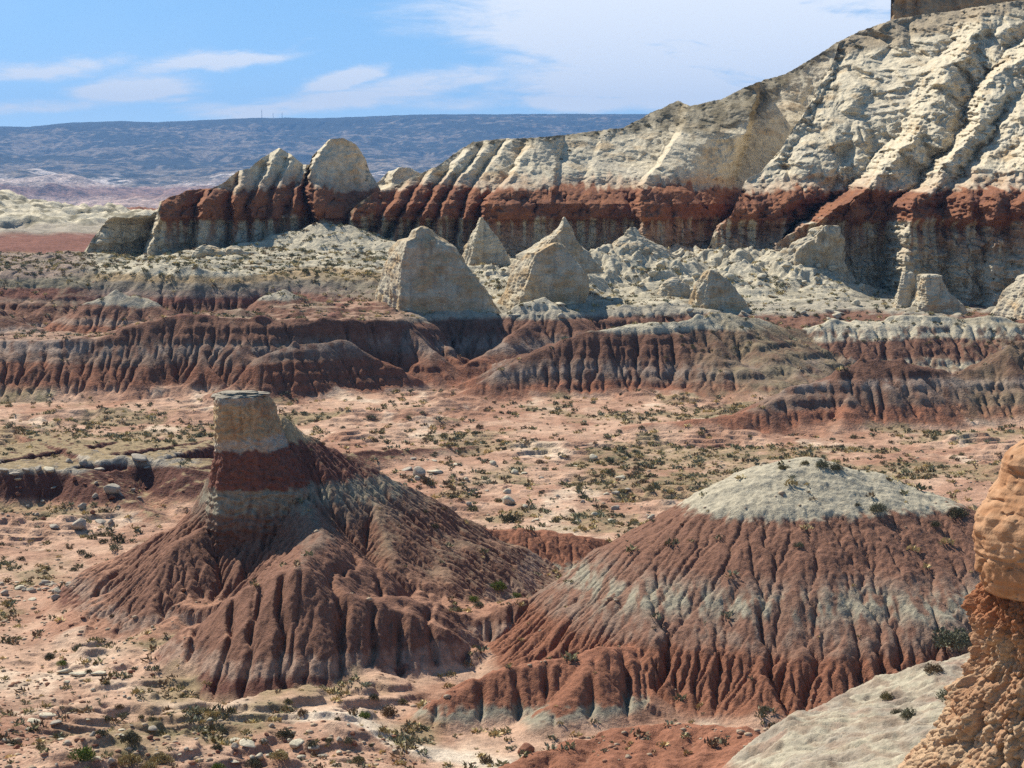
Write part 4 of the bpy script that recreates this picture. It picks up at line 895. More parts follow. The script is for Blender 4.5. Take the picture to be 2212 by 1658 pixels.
def build_caprock():
    b = bpy.data.objects['banded_butte']
    lv = [(852, 468, 570), (858, 466, 576), (880, 463, 588), (905, 462, 592), (940, 461, 608), (965, 460, 624), (1010, 455, 652), (1060, 449, 682), (1110, 442, 690), (1170, 446, 672), (1235, 452, 640), (1290, 455, 620)]
    V = loft(lv, 124.0, 1.0, 'box', n=300, m=330, seed=71, shift=[(852, 0), (965, .5), (1110, .3), (1290, -.8)],
             noise=[n_fbm(2.0, .16, 72), n_flute(.55, .15, 73), n_lump(.45, .10, 74, .8), n_fbm(.2, .035, 75),
                    lambda X, Y, Z: .05 * np.sin(Z * 11 + 5 * noise2(X / 1.2, Z / 1.2, 4)) * sstep(-15.5, -17.5, Z)])
    x, y, z = V[..., 0], V[..., 1], V[..., 2]
    zc = z + .22 * fbm2(x / .8, z / .8, 4, 76) + .35 * noise2(x / .35, z / 4, 79) * sstep(-.1, .5, noise2(x / 1.2, z / 2, 80))
    col = strata(zc, bands(GREY, -12.05, TAN * 1.05, -13.3, TAN * .95, -14.2, GREY * 1.1, -14.95, DKRED * 1.15, -17.25, PALE * .5, -18.75, MAUVE * .72, -19.6, REDBR * .8, soft=.08))
    stain = sstep(.1, .7, fbm2(x / .5, z / 1.6, 3, 77)) * sstep(-14.9, -14.2, z)
    col = lerp3(col, RUST * .9, stain * .45); col = lerp3(col, REDBR * .9, .55 * sstep(.05, .6, fbm2(x / .28, z / 2.2, 3, 78)) * sstep(-14.6, -15.4, z))
    loft_mesh('rock_tower', V, col, MAT_NEAR, b)
    # thin flags of the cap, each jutting a little differently
    rng = random.Random(5)
    for k in range(5):
        py = 846 + 3.4 * k; l = 461 + rng.uniform(-5, 6) + 2 * k * 0; r = 582 - 5 * k + rng.uniform(-10, 8)
        if k == 0: l, r = 476, 556
        V = loft([(py, l, r), (py + 3.6, l + 2, r - 2)], 124.4, .95, 'box', n=160, m=8, seed=80 + k, noise=[n_fbm(.8, .16, 81 + k), n_fbm(.25, .07, 85 + k)])
        loft_mesh('cap_slab', V, np.broadcast_to((GREY * rng.uniform(.6, .9)).astype(np.float32), V.shape), MAT_NEAR, b)
    log('caprock built')

def build_foreground():
    dx = 0.06
    x0, x1, y0, y1 = -4, 34, 12, 72
    X, Y = axes(x0, x1, y0, y1, dx)
    Z = np.full(X.shape, -27, np.float32); Lb = np.zeros(X.shape, np.int8)
    crest = np.array([(600, 2500, 36), (1000, 2100, 40), (1300, 1850, 44), (1450, 1722, 46.5), (1560, 1652, 48), (1640, 1602, 49.2), (1700, 1555, 50), (1850, 1487, 52.4), (2000, 1424, 54.7), (2100, 1396, 56.2), (2212, 1345, 58), (2330, 1290, 60), (2500, 1210, 62), (3000, 1000, 68)], float)
    pxs = 1106 + F * X / Y * .97
    Yc = np.interp(pxs, crest[:, 0], crest[:, 2]); pc = np.interp(pxs, crest[:, 0], crest[:, 1])
    yy = (829 - pc) / F; zc_ = (-SP + yy * CP) * Yc / (CP + yy * SP)
    dd = Y - Yc
    Z = (zc_ - .09 * dd - .85 * np.maximum(np.sqrt(dd * dd + 1.0) + dd, 0) / 2 + .42).astype(np.float32)
    Z = Z + .22 * fbm2(X / 3, Y / 3, 3, 5) + .07 * fbm2(X / .7, Y / .7, 3, 6)
    Z, A = erode(Z, dx, 7, .03, .33, .06, seed=7)
    r_ = (X - Y * .55) ; q_ = (Y + X * .55)
    Z = Z - .17 * (1 - np.abs(noise2(q_ / .75 + .3 * noise2(r_ / 2, q_ / 2, 3), r_ / 5, 15))) ** 4 - .08 * (1 - np.abs(noise2(q_ / .33, r_ / 3, 16))) ** 4
    Z = Z + .03 * np.abs(noise2(X / .16, Y / .16, 7)) + .03 * fbm2(X / .4, Y / .4, 2, 8) + .02 * fbm2(X / .1, Y / .1, 2, 18)
    zc = Z + .5 * fbm2(X / 2.5, Y / 2.5, 3, 9)
    px, py = PX(X, Y, Z)
    c = lerp3(np.broadcast_to(PALE * .72, X.shape + (3,)).astype(np.float32), GREY * .95, sstep(-.3, .5, fbm2(X / 1.5, Y / 2.5, 4, 10)))
    c = lerp3(c, np.array((.25, .18, .13)), 1.0 * .7 * sstep(.0, .5, fbm2((X + .5 * Y) / .35, (Y - .5 * X) / 1.6, 3, 14)))
    c = lerp3(c, np.array((.22, .165, .125)), .5 * sstep(.25, .6, np.abs(noise2(q_ / .5, r_ / 3.5, 17)) * 1.2 + .3 * fbm2(X / .3, Y / .3, 3, 19)))
    c = lerp3(c, RED * 1.25, sstep(-13.0, -13.7, zc + .15 * dd * 0))
    c = lerp3(c, np.array((.30, .20, .15)), .75 * sstep(-.1, .35, fbm2(X / 1.1, Y / 1.6, 4, 12) + sstep(10.2, 12.5, X) * .75 - .45))
    GRIDS.append((x0, y0, dx, Z))
    o = grid_mesh('near_slope', np.stack([X, Y, Z], -1), c, MAT_NEARROCK); tag(o, kind='structure')
    # pedestal and cap boulder of the hoodoo
    root = bpy.data.objects.new('hoodoo', None); COL.objects.link(root); root.location = W(2310, 1700, 29.5)
    tag(root, 'orange sandstone hoodoo with a bulging cap on a crumbly pedestal at the right edge', 'hoodoo')
    lv = [(1240, 2175), (1270, 2135), (1300, 2122), (1340, 2112), (1380, 2118), (1410, 2120), (1440, 2108), (1480, 2085), (1520, 2056), (1560, 2040), (1600, 2015), (1658, 1975), (1740, 1915), (1850, 1810), (2000, 1720)]
    lv = [(p, l, 4660 - l) for p, l in lv]
    def knobs(X, Y, Z):
        r = np.arctan2(Y - 29.5, X - W(2330, 1500, 29.5)[0]) * 1.6
        f1, f2, i1 = worley2(r / .16 + .3 * noise2(r * 3, Z * 3, 1), Z / .23 + .3 * noise2(r * 3, Z * 3, 2), 3); g1, g2, i2 = worley2(r / .062, Z / .075, 5)
        h1, h2, _ = worley2(r / .028, Z / .03, 6)
        b = np.abs(noise2(r / .5, Z / 1.2, 7))
        return .15 * np.sqrt(np.clip(1 - (f1 / .8) ** 2, 0, 1)) * (.5 + i1) + .075 * np.sqrt(np.clip(1 - (g1 / .75) ** 2, 0, 1)) * (.5 + i2) + .02 * np.sqrt(np.clip(1 - (h1 / .75) ** 2, 0, 1)) + .22 * b - .24
    V = loft(lv, 29.5, 1.0, 'round', n=760, m=420, seed=91, noise=[knobs, n_fbm(.7, .06, 92)])
    x, y, z = V[..., 0], V[..., 1], V[..., 2]
    n = fbm3(x / .5, y / .5, z / .5, 4, 93)
    col = lerp3(np.broadcast_to(np.array((.37, .21, .12)), V.shape).astype(np.float32), np.array((.43, .29, .18)), sstep(-.3, .5, n + .5 * sstep(-6.2, -7.8, z) - .1))
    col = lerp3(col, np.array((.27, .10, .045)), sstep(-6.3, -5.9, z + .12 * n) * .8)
    loft_mesh('pedestal', V, col, MAT_NEARROCK, root).matrix_parent_inverse = root.matrix_world.inverted() if False else __import__('mathutils').Matrix.Translation(-root.location)
    lv = [(936, 2250, 2380), (946, 2226, 2400), (957, 2206, 2420), (968, 2190, 2430), (980, 2174, 2444), (998, 2162, 2460), (1018, 2162, 2466), (1036, 2156, 2472), (1060, 2143, 2484), (1083, 2129, 2497), (1109, 2108, 2515), (1131, 2102, 2522), (1160, 2103, 2522), (1189, 2107, 2520), (1196, 2113, 2518), (1206, 2109, 2516), (1233, 2113, 2510), (1262, 2119, 2500), (1275, 2128, 2490), (1283, 2146, 2470), (1288, 2185, 2430)]
    V = loft(lv, 29.2, 1.0, 'round', n=420, m=320, seed=94, noise=[n_fbm(.9, .06, 95), n_lump(.42, .035, 96, .6), n_fbm(.12, .008, 97), lambda X, Y, Z: -.05 * sstep(.45, .8, noise3(X / .16, Y / .16, Z / .12, 98)), lambda X, Y, Z: -.045 * sstep(.10, .0, np.abs(noise3(X / .7, Y / .7, Z / .28, 99))) * sstep(-.1, .3, noise3(X / .6, Y / .6, Z / .5, 100)), lambda X, Y, Z: 0.008 * noise2(X * .3, Z / .06 + 2 * noise2(X, Z * 2, 5), 101)])
    x, y, z = V[..., 0], V[..., 1], V[..., 2]
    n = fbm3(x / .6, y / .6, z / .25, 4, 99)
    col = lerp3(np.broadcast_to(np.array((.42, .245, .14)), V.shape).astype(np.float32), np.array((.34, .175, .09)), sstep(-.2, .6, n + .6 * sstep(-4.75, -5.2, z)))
    bed = sstep(.25, .6, noise2(x * .4 + 3, z / .07 + 1.5 * noise2(x * 1.2, z * 2, 4), 12)); col = lerp3(col, np.array((.33, .15, .07)), .2 * bed)
    loft_mesh('cap_boulder', V, col, MAT_RED, root).matrix_parent_inverse = __import__('mathutils').Matrix.Translation(-root.location)
    log('foreground built')

def build_far():
    """the country beyond: a coarse sheet to the horizon, the pale mesa foot on the left and the blue table-land"""
    ys = np.concatenate([np.linspace(-120, 80, 12), np.geomspace(84, 420, 40), np.geomspace(430, 45000, 120)]); us = np.linspace(-1.6, 1.6, 161)
    U, Yg = np.meshgrid(us, ys); Xg = U * (np.maximum(Yg, 0) + 60)
    zz = np.interp(Yg, [-120, 60, 84, 160, 420, 800, 3400, 6000, 45000], [-30, -30, -29, -29, -30, -32, -42, -40, -60])
    zz = zz + .0 * U
    c = lerp3(np.broadcast_to(SAND * .85, U.shape + (3,)).astype(np.float32), GRASS, sstep(-.2, .4, fbm2(Xg / 300, Yg / 300, 3, 3)))
    o = grid_mesh('ground', np.stack([Xg, Yg, zz], -1), c, rock_mat('open_ground', scale=8, bump=.2, var=.2)); tag(o, kind='structure')
    # pale slickrock mesa foot beyond the bench on the left
    dx = 1.1
    X, Y = axes(-330, -20, 424, 940, dx)
    px = 1106 + F * X / Y
    L = [[(-600, 556, 424), (400, 556, 424)], [(-600, 552, 500), (400, 550, 500)], [(-600, 515, 540), (100, 514, 540), (400, 520, 540)], [(-600, 380, 660), (-200, 405, 660), (0, 424, 650), (60, 440, 648), (120, 456, 646), (200, 463, 644), (345, 468, 640), (500, 472, 640)],
         [(-600, 392, 760), (0, 440, 760), (200, 466, 760), (500, 474, 760)], [(-600, 470, 860), (0, 466, 860), (500, 466, 860)], [(-600, 455, 900), (100, 459, 900), (345, 456, 900), (500, 454, 900)], [(-600, 500, 940), (500, 500, 940)]]
    Z = None
    for l in L:
        a = np.array(l, float); yk = np.interp(px, a[:, 0], a[:, 2]); pk = np.interp(px, a[:, 0], a[:, 1]); yy = (829 - pk) / F; zk = (-SP + yy * CP) * yk / (CP + yy * SP)
        if Z is None: Z = zk
        else: Z = Z + np.clip((Y - yp) / (yk - yp), 0, 1) * (zk - zp)
        yp, zp = yk, zk
    Z = Z.astype(np.float32)
    up = sstep(-9.5, -6, Z)
    f1, f2, qi = worley2(X / 9 + .5 * noise2(X / 8, Y / 8, 3), Y / 13 + .5 * noise2(X / 8, Y / 8, 4), 6)
    Z = Z + .9 * fbm2(X / 14, Y / 14, 4, 5) + up * (1.6 * ridged2(X / 18, Y / 26, 4, 7) - .8 + 2.6 * (qi - .4) * sstep(.02, .2, f2 - f1))
    Z, A = erode(Z, dx, 8, .04, .4, .02, seed=8)
    zc = Z + .6 * fbm2(X / 12, Y / 12, 3, 9)
    c = strata(zc, bands(PALE * 1.05, -6.5, GREY, -9.0, DKRED * 1.3, -13.2, GRASS, soft=.5))
    c = lerp3(c, np.array((.15, .13, .08)), .85 * up * sstep(-.02, .35, fbm2(X / 5, Y / 10, 5, 11, .65)))
    Z = Z + up * .9 * np.abs(fbm2(X / 4, Y / 7, 4, 12))
    c = lerp3(c, RED, sstep(845, 870, Y))
    o = grid_mesh('slickrock_mesa', np.stack([X, Y, Z], -1), c, MAT_CLIFF); tag(o, 'low white slickrock mesa with a red foot beyond the bench at the left edge', 'mesa')
    # the blue table-land, ten kilometres off and more
    dx = 13.
    X, Y = axes(-4300, 2000, 3400, 14800, dx)
    px = 1106 + F * X / Y
    top = [(-1500, 262), (-300, 268), (0, 272), (70, 274), (150, 265), (270, 261), (340, 264), (450, 259), (560, 254), (700, 255), (900, 247), (1200, 246), (1400, 246), (2500, 250)]
    L = [([(0, 480)], 3400), ([(0, 458)], 4200), ([(0, 425), (400, 428)], 5200), ([(0, 412), (160, 398), (330, 404), (500, 410)], 6200), ([(0, 405), (500, 405)], 7000), ([(0, 386), (400, 384), (900, 380)], 7900), ([(0, 349), (200, 352), (400, 346), (900, 352)], 9200), ([(0, 345), (500, 343), (900, 348)], 9900), ([(0, 310), (900, 310)], 10900), ([(0, 286), (500, 275), (900, 266)], 12000), (top, 12900), ([(a, b + 4) for a, b in top], 14800)]
    Z = None
    for l, yk in L:
        a = np.array(l, float); pk = np.interp(px, a[:, 0], a[:, 1]); yy = (829 - pk) / F; zk = (-SP + yy * CP) * yk / (CP + yy * SP)
        if Z is None: Z = zk
        else: Z = Z + np.clip((Y - yp) / (yk - yp), 0, 1) * (zk - zp)
        yp, zp = yk, zk
    Z0 = Z.astype(np.float32)
    hill = sstep(3600, 5000, Y) * sstep(12750, 12200, Y)
    Z = Z0 + hill * (26 * fbm2(X / 420, Y / 420, 4, 5) + 40 * fbm2(X / 1100, Y / 1100, 3, 6)) + 3 * fbm2(X / 120, Y / 120, 3, 7)
    low = sstep(7600, 6900, Y)
    Z = Z + low * 26 * (np.floor(fbm2(X / 500, Y / 350, 3, 8) * 3) / 3)
    Z, A = erode(Z, dx, 16, .055 * sstep(12800, 12500, Y), .42, .03, seed=9)
    sl = grad(Z, dx)
    n = fbm2(X / 60, Y / 60, 4, 11, .7); n2 = fbm2(X / 500, Y / 500, 3, 12)
    juniper = np.array((.014, .020, .014)); pale = np.array((.20, .155, .11))
    cov = sstep(-.35, .25, n + .8 * n2 + .45 * sstep(9000, 12500, Y) + .55 * sstep(12200, 12800, Y) + .5 * np.exp(-((Y - 9500) / 450) ** 2) - .08)
    c = lerp3(np.broadcast_to(pale, X.shape + (3,)).astype(np.float32), juniper, cov * .92)
    lowc = strata(Z + 10 * n, bands(np.array((.40, .31, .26)), 42, np.array((.22, .13, .10)), 5, np.array((.38, .27, .22)), -15, np.array((.20, .13, .10)), soft=6))
    c = lerp3(c, lowc, sstep(7300, 6500, Y))
    slick = sstep(.12, .35, fbm2(X / 260, Y / 160, 4, 13) + .25 * sstep(500, 100, px) - .05) * sstep(6500, 7000, Y) * sstep(8600, 7800, Y)
    c = lerp3(c, np.array((.62, .52, .45)), slick * .85 * sstep(.3, -.1, n))
    o = grid_mesh('table_land', np.stack([X, Y, Z], -1), c, rock_mat('far_slope', scale=34, bump=.5, var=.6, fine=4)); tag(o, kind='structure')
    # three masts on the rim
    steel = bpy.data.materials.new('mast_steel'); steel.use_nodes = True; nt = steel.node_tree; b = nt.nodes['Principled BSDF']
    nz = nd(nt, 'ShaderNodeTexNoise', inp={'Scale': .3}); cr = nd(nt, 'ShaderNodeMapRange', inp={'To Min': .10, 'To Max': .2}); nt.links.new(nz.outputs[0], cr.inputs[0]); nt.links.new(cr.outputs[0], b.inputs['Base Color']); b.inputs['Roughness'].default_value = .6; b.inputs['Metallic'].default_value = .4
    for (pxm, pyt, lab, arms) in ((565.5, 236.5, 'tallest thin lattice mast on the far blue rim', 1), (590, 244.5, 'shortest lattice mast, standing between the two others on the far rim', 0), (609.5, 243, 'mast at the right-hand end of the three on the far rim', 2)):
        Ym = 12850.; i = int((W(pxm, 255, Ym)[0] + 4300) / dx); j = int((Ym - 3400) / dx); zb = float(Z[j, i]) - 2; zt = float(W(pxm, pyt, Ym)[2]); x = float(W(pxm, 255, Ym)[0])
        r = bpy.data.objects.new('radio_mast', None); COL.objects.link(r); r.location = (x, Ym, zb); tag(r, lab, 'radio mast', 'masts on the far rim')
        h = zt - zb
        bars = []
        w0, w1 = 2.6, 1.3
        for k in range(3):
            a = k * 2.0944; bars.append(((w0 * math.cos(a), w0 * math.sin(a), 0), (w1 * math.cos(a), w1 * math.sin(a), h), .55))
        nseg = max(5, int(h / 5))
        for q in range(nseg):
            for k in range(3):
                a, a2 = k * 2.0944, (k + 1) * 2.0944; f0, f1 = q / nseg, (q + 1) / nseg; wa, wb = w0 + (w1 - w0) * f0, w0 + (w1 - w0) * f1
                bars.append(((wa * math.cos(a), wa * math.sin(a), h * f0), (wb * math.cos(a2), wb * math.sin(a2), h * f1), .3))
        bar_mesh('lattice', bars, steel, r)
        bar_mesh('antenna', [((0, 0, h * .98), (0, 0, h * 1.14), .35)], steel, r)
        for q in range(arms): bar_mesh('crossarm', [((-4, -.5, h * (.8 - .2 * q)), (4, -.5, h * (.8 - .2 * q)), .6)], steel, r)
    log('far built')
def bar_mesh(name, bars, mat, parent):
    V, Q = [], []
    for a, b, w in bars:
        a, b = Vector(a), Vector(b); d = (b - a).normalized(); u = d.orthogonal().normalized() * w / 2; v = d.cross(u)
        k = len(V)
        for p in (a, b): V += [tuple(p + u + v), tuple(p - u + v), tuple(p - u - v), tuple(p + u - v)]
        Q += [(k, k + 1, k + 5, k + 4), (k + 1, k + 2, k + 6, k + 5), (k + 2, k + 3, k + 7, k + 6), (k + 3, k, k + 4, k + 7), (k + 3, k + 2, k + 1, k), (k + 4, k + 5, k + 6, k + 7)]
    return mesh_np(name, np.array(V), np.array(Q), None, mat, parent, smooth=False)
def build_haze():
    me = bpy.data.meshes.new('haze'); o = bpy.data.objects.new('haze', me); COL.objects.link(o); tag(o, kind='stuff')
    x0, x1, y0, y1, z0, z1 = -7000, 7000, -400, 15200, -80, 760
    v = [(x, y, z) for z in (z0, z1) for y in (y0, y1) for x in (x0, x1)]
    me.from_pydata(v, [], [(0, 2, 3, 1), (4, 5, 7, 6), (0, 1, 5, 4), (2, 6, 7, 3), (0, 4, 6, 2), (1, 3, 7, 5)])
    m = bpy.data.materials.new('haze_air'); m.use_nodes = True; nt = m.node_tree; nt.nodes.clear()
    out = nd(nt, 'ShaderNodeOutputMaterial'); pv = nd(nt, 'ShaderNodeVolumePrincipled')
    pv.inputs['Color'].default_value = (.20, .45, .90, 1); pv.inputs['Density'].default_value = HAZE; pv.inputs['Anisotropy'].default_value = 0.0
    nt.links.new(pv.outputs[0], out.inputs['Volume']); me.materials.append(m)

HAZE = 6.2e-5

# ------------------------------------------------------------------ plants and stones
def leaf_mat(name, bump=.2):
    mt = bpy.data.materials.new(name); mt.use_nodes = True; nt = mt.node_tree; L = nt.links.new; b = nt.nodes['Principled BSDF']
    b.inputs['Roughness'].default_value = .9; b.inputs['Specular IOR Level'].default_value = .1
    at = nd(nt, 'ShaderNodeAttribute', attribute_name='rock'); n = nd(nt, 'ShaderNodeTexNoise', inp={'Scale': 3.0, 'Detail': 3.0})
    tc = nd(nt, 'ShaderNodeTexCoord'); L(tc.outputs['Object'], n.inputs['Vector'])
    r = nd(nt, 'ShaderNodeMapRange', inp={'From Min': .3, 'From Max': .7, 'To Min': .7, 'To Max': 1.3}); L(n.outputs[0], r.inputs[0])
    v = nd(nt, 'ShaderNodeVectorMath', operation='SCALE'); L(at.outputs['Color'], v.inputs[0]); L(r.outputs[0], v.inputs['Scale']); L(v.outputs[0], b.inputs['Base Color'])
    return mt
TINTS = {'sage': ((.135, .135, .085), (.20, .195, .13)), 'dark': ((.08, .078, .048), (.16, .148, .09)), 'olive': ((.14, .125, .062), (.235, .205, .11)),
         'green': ((.10, .14, .035), (.22, .26, .06)), 'straw': ((.30, .235, .11), (.46, .37, .19)), 'brown': ((.13, .09, .055), (.22, .16, .095))}
def leaves(rng, n, tint, leaf=.16, flat=.8, upright=.5):
    """a loose dome of radius 1 made of many small blades; returns vertices, faces, colours"""
    a = rng.rand(n) * 2 * np.pi; r = np.sqrt(rng.rand(n)); 
    rad = (.35 + .65 * rng.rand(n) ** .5) * (1 + .22 * np.sin(3 * a + rng.rand() * 6) + .12 * np.sin(5 * a + rng.rand() * 6))
    el = np.arccos(rng.rand(n) ** .8) ; el = np.pi / 2 - el
    c = np.stack([rad * np.cos(a) * np.cos(el), rad * np.sin(a) * np.cos(el), .05 + rad * np.sin(el) * flat], -1)
    out = c - np.array([0, 0, -.25]); out /= np.linalg.norm(out, axis=1)[:, None] + 1e-6
    d = out + upright * np.array([0, 0, 1.]) + .7 * rng.randn(n, 3); d /= np.linalg.norm(d, axis=1)[:, None]
    s = np.cross(d, rng.randn(n, 3)); s /= np.linalg.norm(s, axis=1)[:, None] + 1e-6
    L = leaf * (.7 + .9 * rng.rand(n))[:, None]; w = L * .36
    V = np.stack([c - d * L - s * w * .5, c - d * L * .2 + s * w, c + d * L, c - d * L * .1 - s * w], 1)
    lo, hi = np.array(TINTS[tint][0]), np.array(TINTS[tint][1])
    k = rng.rand(n)[:, None] * .75 + .25 * (np.sin(2.5 * c[:, :1] * 2 + 2 * c[:, 1:2]) > 0)
    col = np.repeat((lo + (hi - lo) * k)[:, None], 4, 1)
    return V.reshape(-1, 3), np.arange(4 * n).reshape(n, 4), col.reshape(-1, 3)
def stem_bars(rng, n=9):
    b = []
    for _ in range(n):
        a = rng.rand() * 6.283; r = .35 + .4 * rng.rand()
        m = (math.cos(a) * r * .45, math.sin(a) * r * .45, .25); t = (math.cos(a) * r, math.sin(a) * r, .35 + .4 * rng.rand())
        b.append(((0, 0, -.12), m, .06)); b.append((m, t, .035))
    return b
SHRUBS = {}
def build_plants():
    mat = leaf_mat('shrub_leaf'); wood = leaf_mat('shrub_wood')
    rng = np.random.RandomState(11)
    big = {}; small = {}
    def bars_mesh(b, col):
        o = bar_mesh('stems', b, wood, None); me = o.data; at = me.attributes.new('rock', 'FLOAT_COLOR', 'POINT')
        c = np.ones((len(me.vertices), 4), np.float32); c[:, :3] = col; at.data.foreach_set('color', c.ravel()); bpy.data.objects.remove(o); return me
    for t in TINTS:
        for k in range(3):
            V, Q, C = leaves(rng, 1100, t, .085, .85 if t != 'straw' else .7, .55)
            o = mesh_np('foliage', V, Q, C, mat, None, smooth=False); big[t, k] = (o.data, bars_mesh(stem_bars(rng), (.12, .09, .06))); bpy.data.objects.remove(o)
            V, Q, C = leaves(rng, 330, t, .13, .8, .35)
            o = mesh_np('shrub', V, Q, C, mat, None, smooth=False); small[t, k] = o.data; bpy.data.objects.remove(o)
    count = [0]
    def shrub(p, width, tint, label, group, parts=False):
        s = width / 2.1; k = rng.randint(3)
        if parts:
            r = bpy.data.objects.new('shrub', None); COL.objects.link(r)
            f = bpy.data.objects.new('foliage', big[tint, k][0]); COL.objects.link(f); f.parent = r
            st = bpy.data.objects.new('stems', big[tint, k][1]); COL.objects.link(st); st.parent = r
        else:
            r = bpy.data.objects.new('shrub', small[tint, k]); COL.objects.link(r)
        r.location = p; r.rotation_euler = (0, 0, rng.rand() * 6.28); r.scale = (s, s, s * (.85 + .3 * rng.rand()))
        tag(r, label, 'shrub', group); count[0] += 1
        return r
    # bushes one can pick out, as (px, py of the foot, width in px, tint, label)
    G = 'bushes on the near slope and hills'
    near = [(2058, 1398, 104, 'sage', 'biggest bush, grey-green, on the pale near slope beside the hoodoo pedestal'), (2016, 1450, 46, 'brown', 'thin brown dry bush below the biggest bush on the near slope'),
            (2056, 1512, 66, 'sage', 'pale green bush tucked against the hoodoo pedestal'), (1917, 1512, 38, 'olive', 'left small olive bush of three low on the pale near slope'),
            (1940, 1540, 30, 'dark', 'small dark bush between two lighter ones low on the near slope'), (1963, 1550, 42, 'sage', 'small grey bush nearest the frame bottom on the pale near slope'),
            (1896, 1106, 42, 'sage', 'round grey bush in the middle of the grey-white hill cap'), (2066, 1118, 50, 'dark', 'large dark bush on the right shoulder of the grey-white hill cap'),
            (2020, 1136, 26, 'dark', 'small dark bush at the lower rim of the grey-white hill cap'), (1852, 1092, 16, 'dark', 'tiny dark bush left of the round grey bush on the hill cap'), (1726, 1180, 26, 'sage', 'lone grey bush on the red-brown band under the hill cap'),
            (1776, 1008, 36, 'sage', 'middle bush in the row on the summit of the pale-topped hill'), (1806, 1016, 32, 'dark', 'darkest and right-hand bush of the summit row on the pale-topped hill'), (1692, 1012, 26, 'olive', 'left-hand bush of the summit row on the pale-topped hill'), (1740, 1004, 22, 'olive', 'low bush at the very top of the pale-topped hill'),
            (1654, 1534, 22, 'sage', 'small bush in the red gully above the pale near slope'), (566, 984, 16, 'dark', 'dark bush clinging to the shaded face of the caprock butte'),
            (182, 1640, 58, 'green', 'bright green-topped bush, largest at the bottom left'), (219, 1588, 32, 'dark', 'dark upright bush right above the bright green-topped bush'), (284, 1608, 48, 'dark', 'broad dark bush in the rocks right of the bright green-topped bush'),
            (26, 1608, 26, 'dark', 'dark bush by the left edge near the bottom'), (88, 1618, 26, 'olive', 'olive bush between the left edge and the bright green-topped bush'), (329, 1556, 24, 'olive', 'right of two neat round bushes on the sand rim at lower left'), (306, 1550, 17, 'olive', 'left and smaller of two neat round bushes on the sand rim'),
            (424, 1541, 19, 'dark', 'upper dark bush of two on the pink sand below the butte'), (416, 1553, 15, 'brown', 'lower brown bush of two on the pink sand below the butte'), (348, 1584, 24, 'sage', 'grey bush behind the white slab at the bottom left'), (482, 1582, 28, 'sage', 'grey bush on the rubble rim left of the pale slabs'),
            (469, 1618, 30, 'dark', 'dark bush among the pale slabs at the bottom'), (550, 1656, 42, 'sage', 'grey bush touching the bottom edge below the pale slabs'), (469, 1662, 34, 'green', 'bright green tuft at the bottom edge left of the pale slabs'),
            (277, 1654, 60, 'straw', 'left straw-yellow bush at the bottom edge'), (350, 1646, 54, 'straw', 'right straw-yellow bush at the bottom edge'), (322, 1660, 40, 'straw', 'low straw bush between the two yellow bushes at the bottom'), (192, 1453, 18, 'dark', 'small bush on the white flat slab at lower left'), (108, 1424, 28, 'dark', 'flat dark bush on the green flat at left'),
            (231, 1478, 17, 'dark', 'dark bush at the foot of the white flat slab'), (258, 1532, 24, 'brown', 'brown bush on the sandy apron at lower left'), (229, 1555, 26, 'dark', 'dark bush at the head of the rubble rim'), (134, 1440, 26, 'green', 'low green bush left of the white flat slab'), (290, 1446, 16, 'sage', 'small grey bush above the sandy apron'), (242, 1336, 15, 'brown', 'small brown bush on the left skirt of the butte'),
            (616, 1598, 44, 'dark', 'large dark bush on the slabs at the bottom centre left'), (840, 1546, 40, 'brown', 'largest brown bush in the sand left of the red hummock'), (808, 1516, 26, 'dark', 'dark bush above the large brown bush in the sand'), (870, 1520, 26, 'olive', 'olive bush right of the dark bush in the sand'), (786, 1550, 30, 'green', 'greenish bush beside the small dark gully in the sand'),
            (622, 1518, 24, 'olive', 'olive bush at the shaded foot of the butte'), (653, 1546, 28, 'brown', 'brown bush below the shaded foot of the butte'), (753, 1616, 28, 'sage', 'grey bush right of the slabs at the bottom'), (711, 1602, 22, 'olive', 'olive bush on the edge of the sand wash'), (674, 1612, 27, 'dark', 'dark bush right of the pale slab pile'),
            (1052, 1648, 34, 'brown', 'brown bush at the foot of the red spur near the bottom edge'), (801, 1612, 15, 'dark', 'small dark bush standing alone in the white wash'), (730, 1556, 17, 'dark', 'dark tuft by the small gully in the sand'), (604, 1640, 50, 'straw', 'straw bush below the large dark bush on the slabs'), (774, 1650, 34, 'olive', 'olive bush at the bottom edge in the white wash'), (570, 1612, 24, 'dark', 'dark bush left of the large dark bush on the slabs'),
            (1022, 1300, 27, 'green', 'green bush on the saddle behind the fluted wall'), (988, 1320, 27, 'olive', 'olive bush at the lip of the fluted wall'), (1035, 1312, 26, 'sage', 'grey bush right of the green bush on the saddle'), (1078, 1282, 38, 'green', 'widest green bush on the saddle below the low ridge'), (1115, 1290, 26, 'green', 'smaller green bush beside the widest one on the saddle'),
            (1104, 1128, 48, 'dark', 'big dark bush beside the white rock in the middle of the flat'), (1317, 998, 24, 'sage', 'grey bush by the thin white wash in the middle flat'), (922, 1046, 34, 'brown', 'brown bush below the dark rock cleft in the flat')]
    left = [(200, 1164, 26), (216, 1158, 24), (233, 1158, 30), (256, 1170, 38), (250, 1188, 32), (223, 1172, 24), (176, 1196, 22), (191, 1204, 27), (46, 1210, 21), (101, 1229, 18), (160, 1232, 23), (98, 1240, 15)]
    for (a, b, w, t, lb) in near:
        p = seen(a, b, 30, 430)
        if p: shrub((p[0], p[1], p[2] - .04), w * p[1] / F, t, lb, G, True)
    tl = ['olive', 'dark', 'olive', 'dark', 'sage', 'dark', 'dark', 'dark', 'dark', 'dark', 'sage', 'dark']
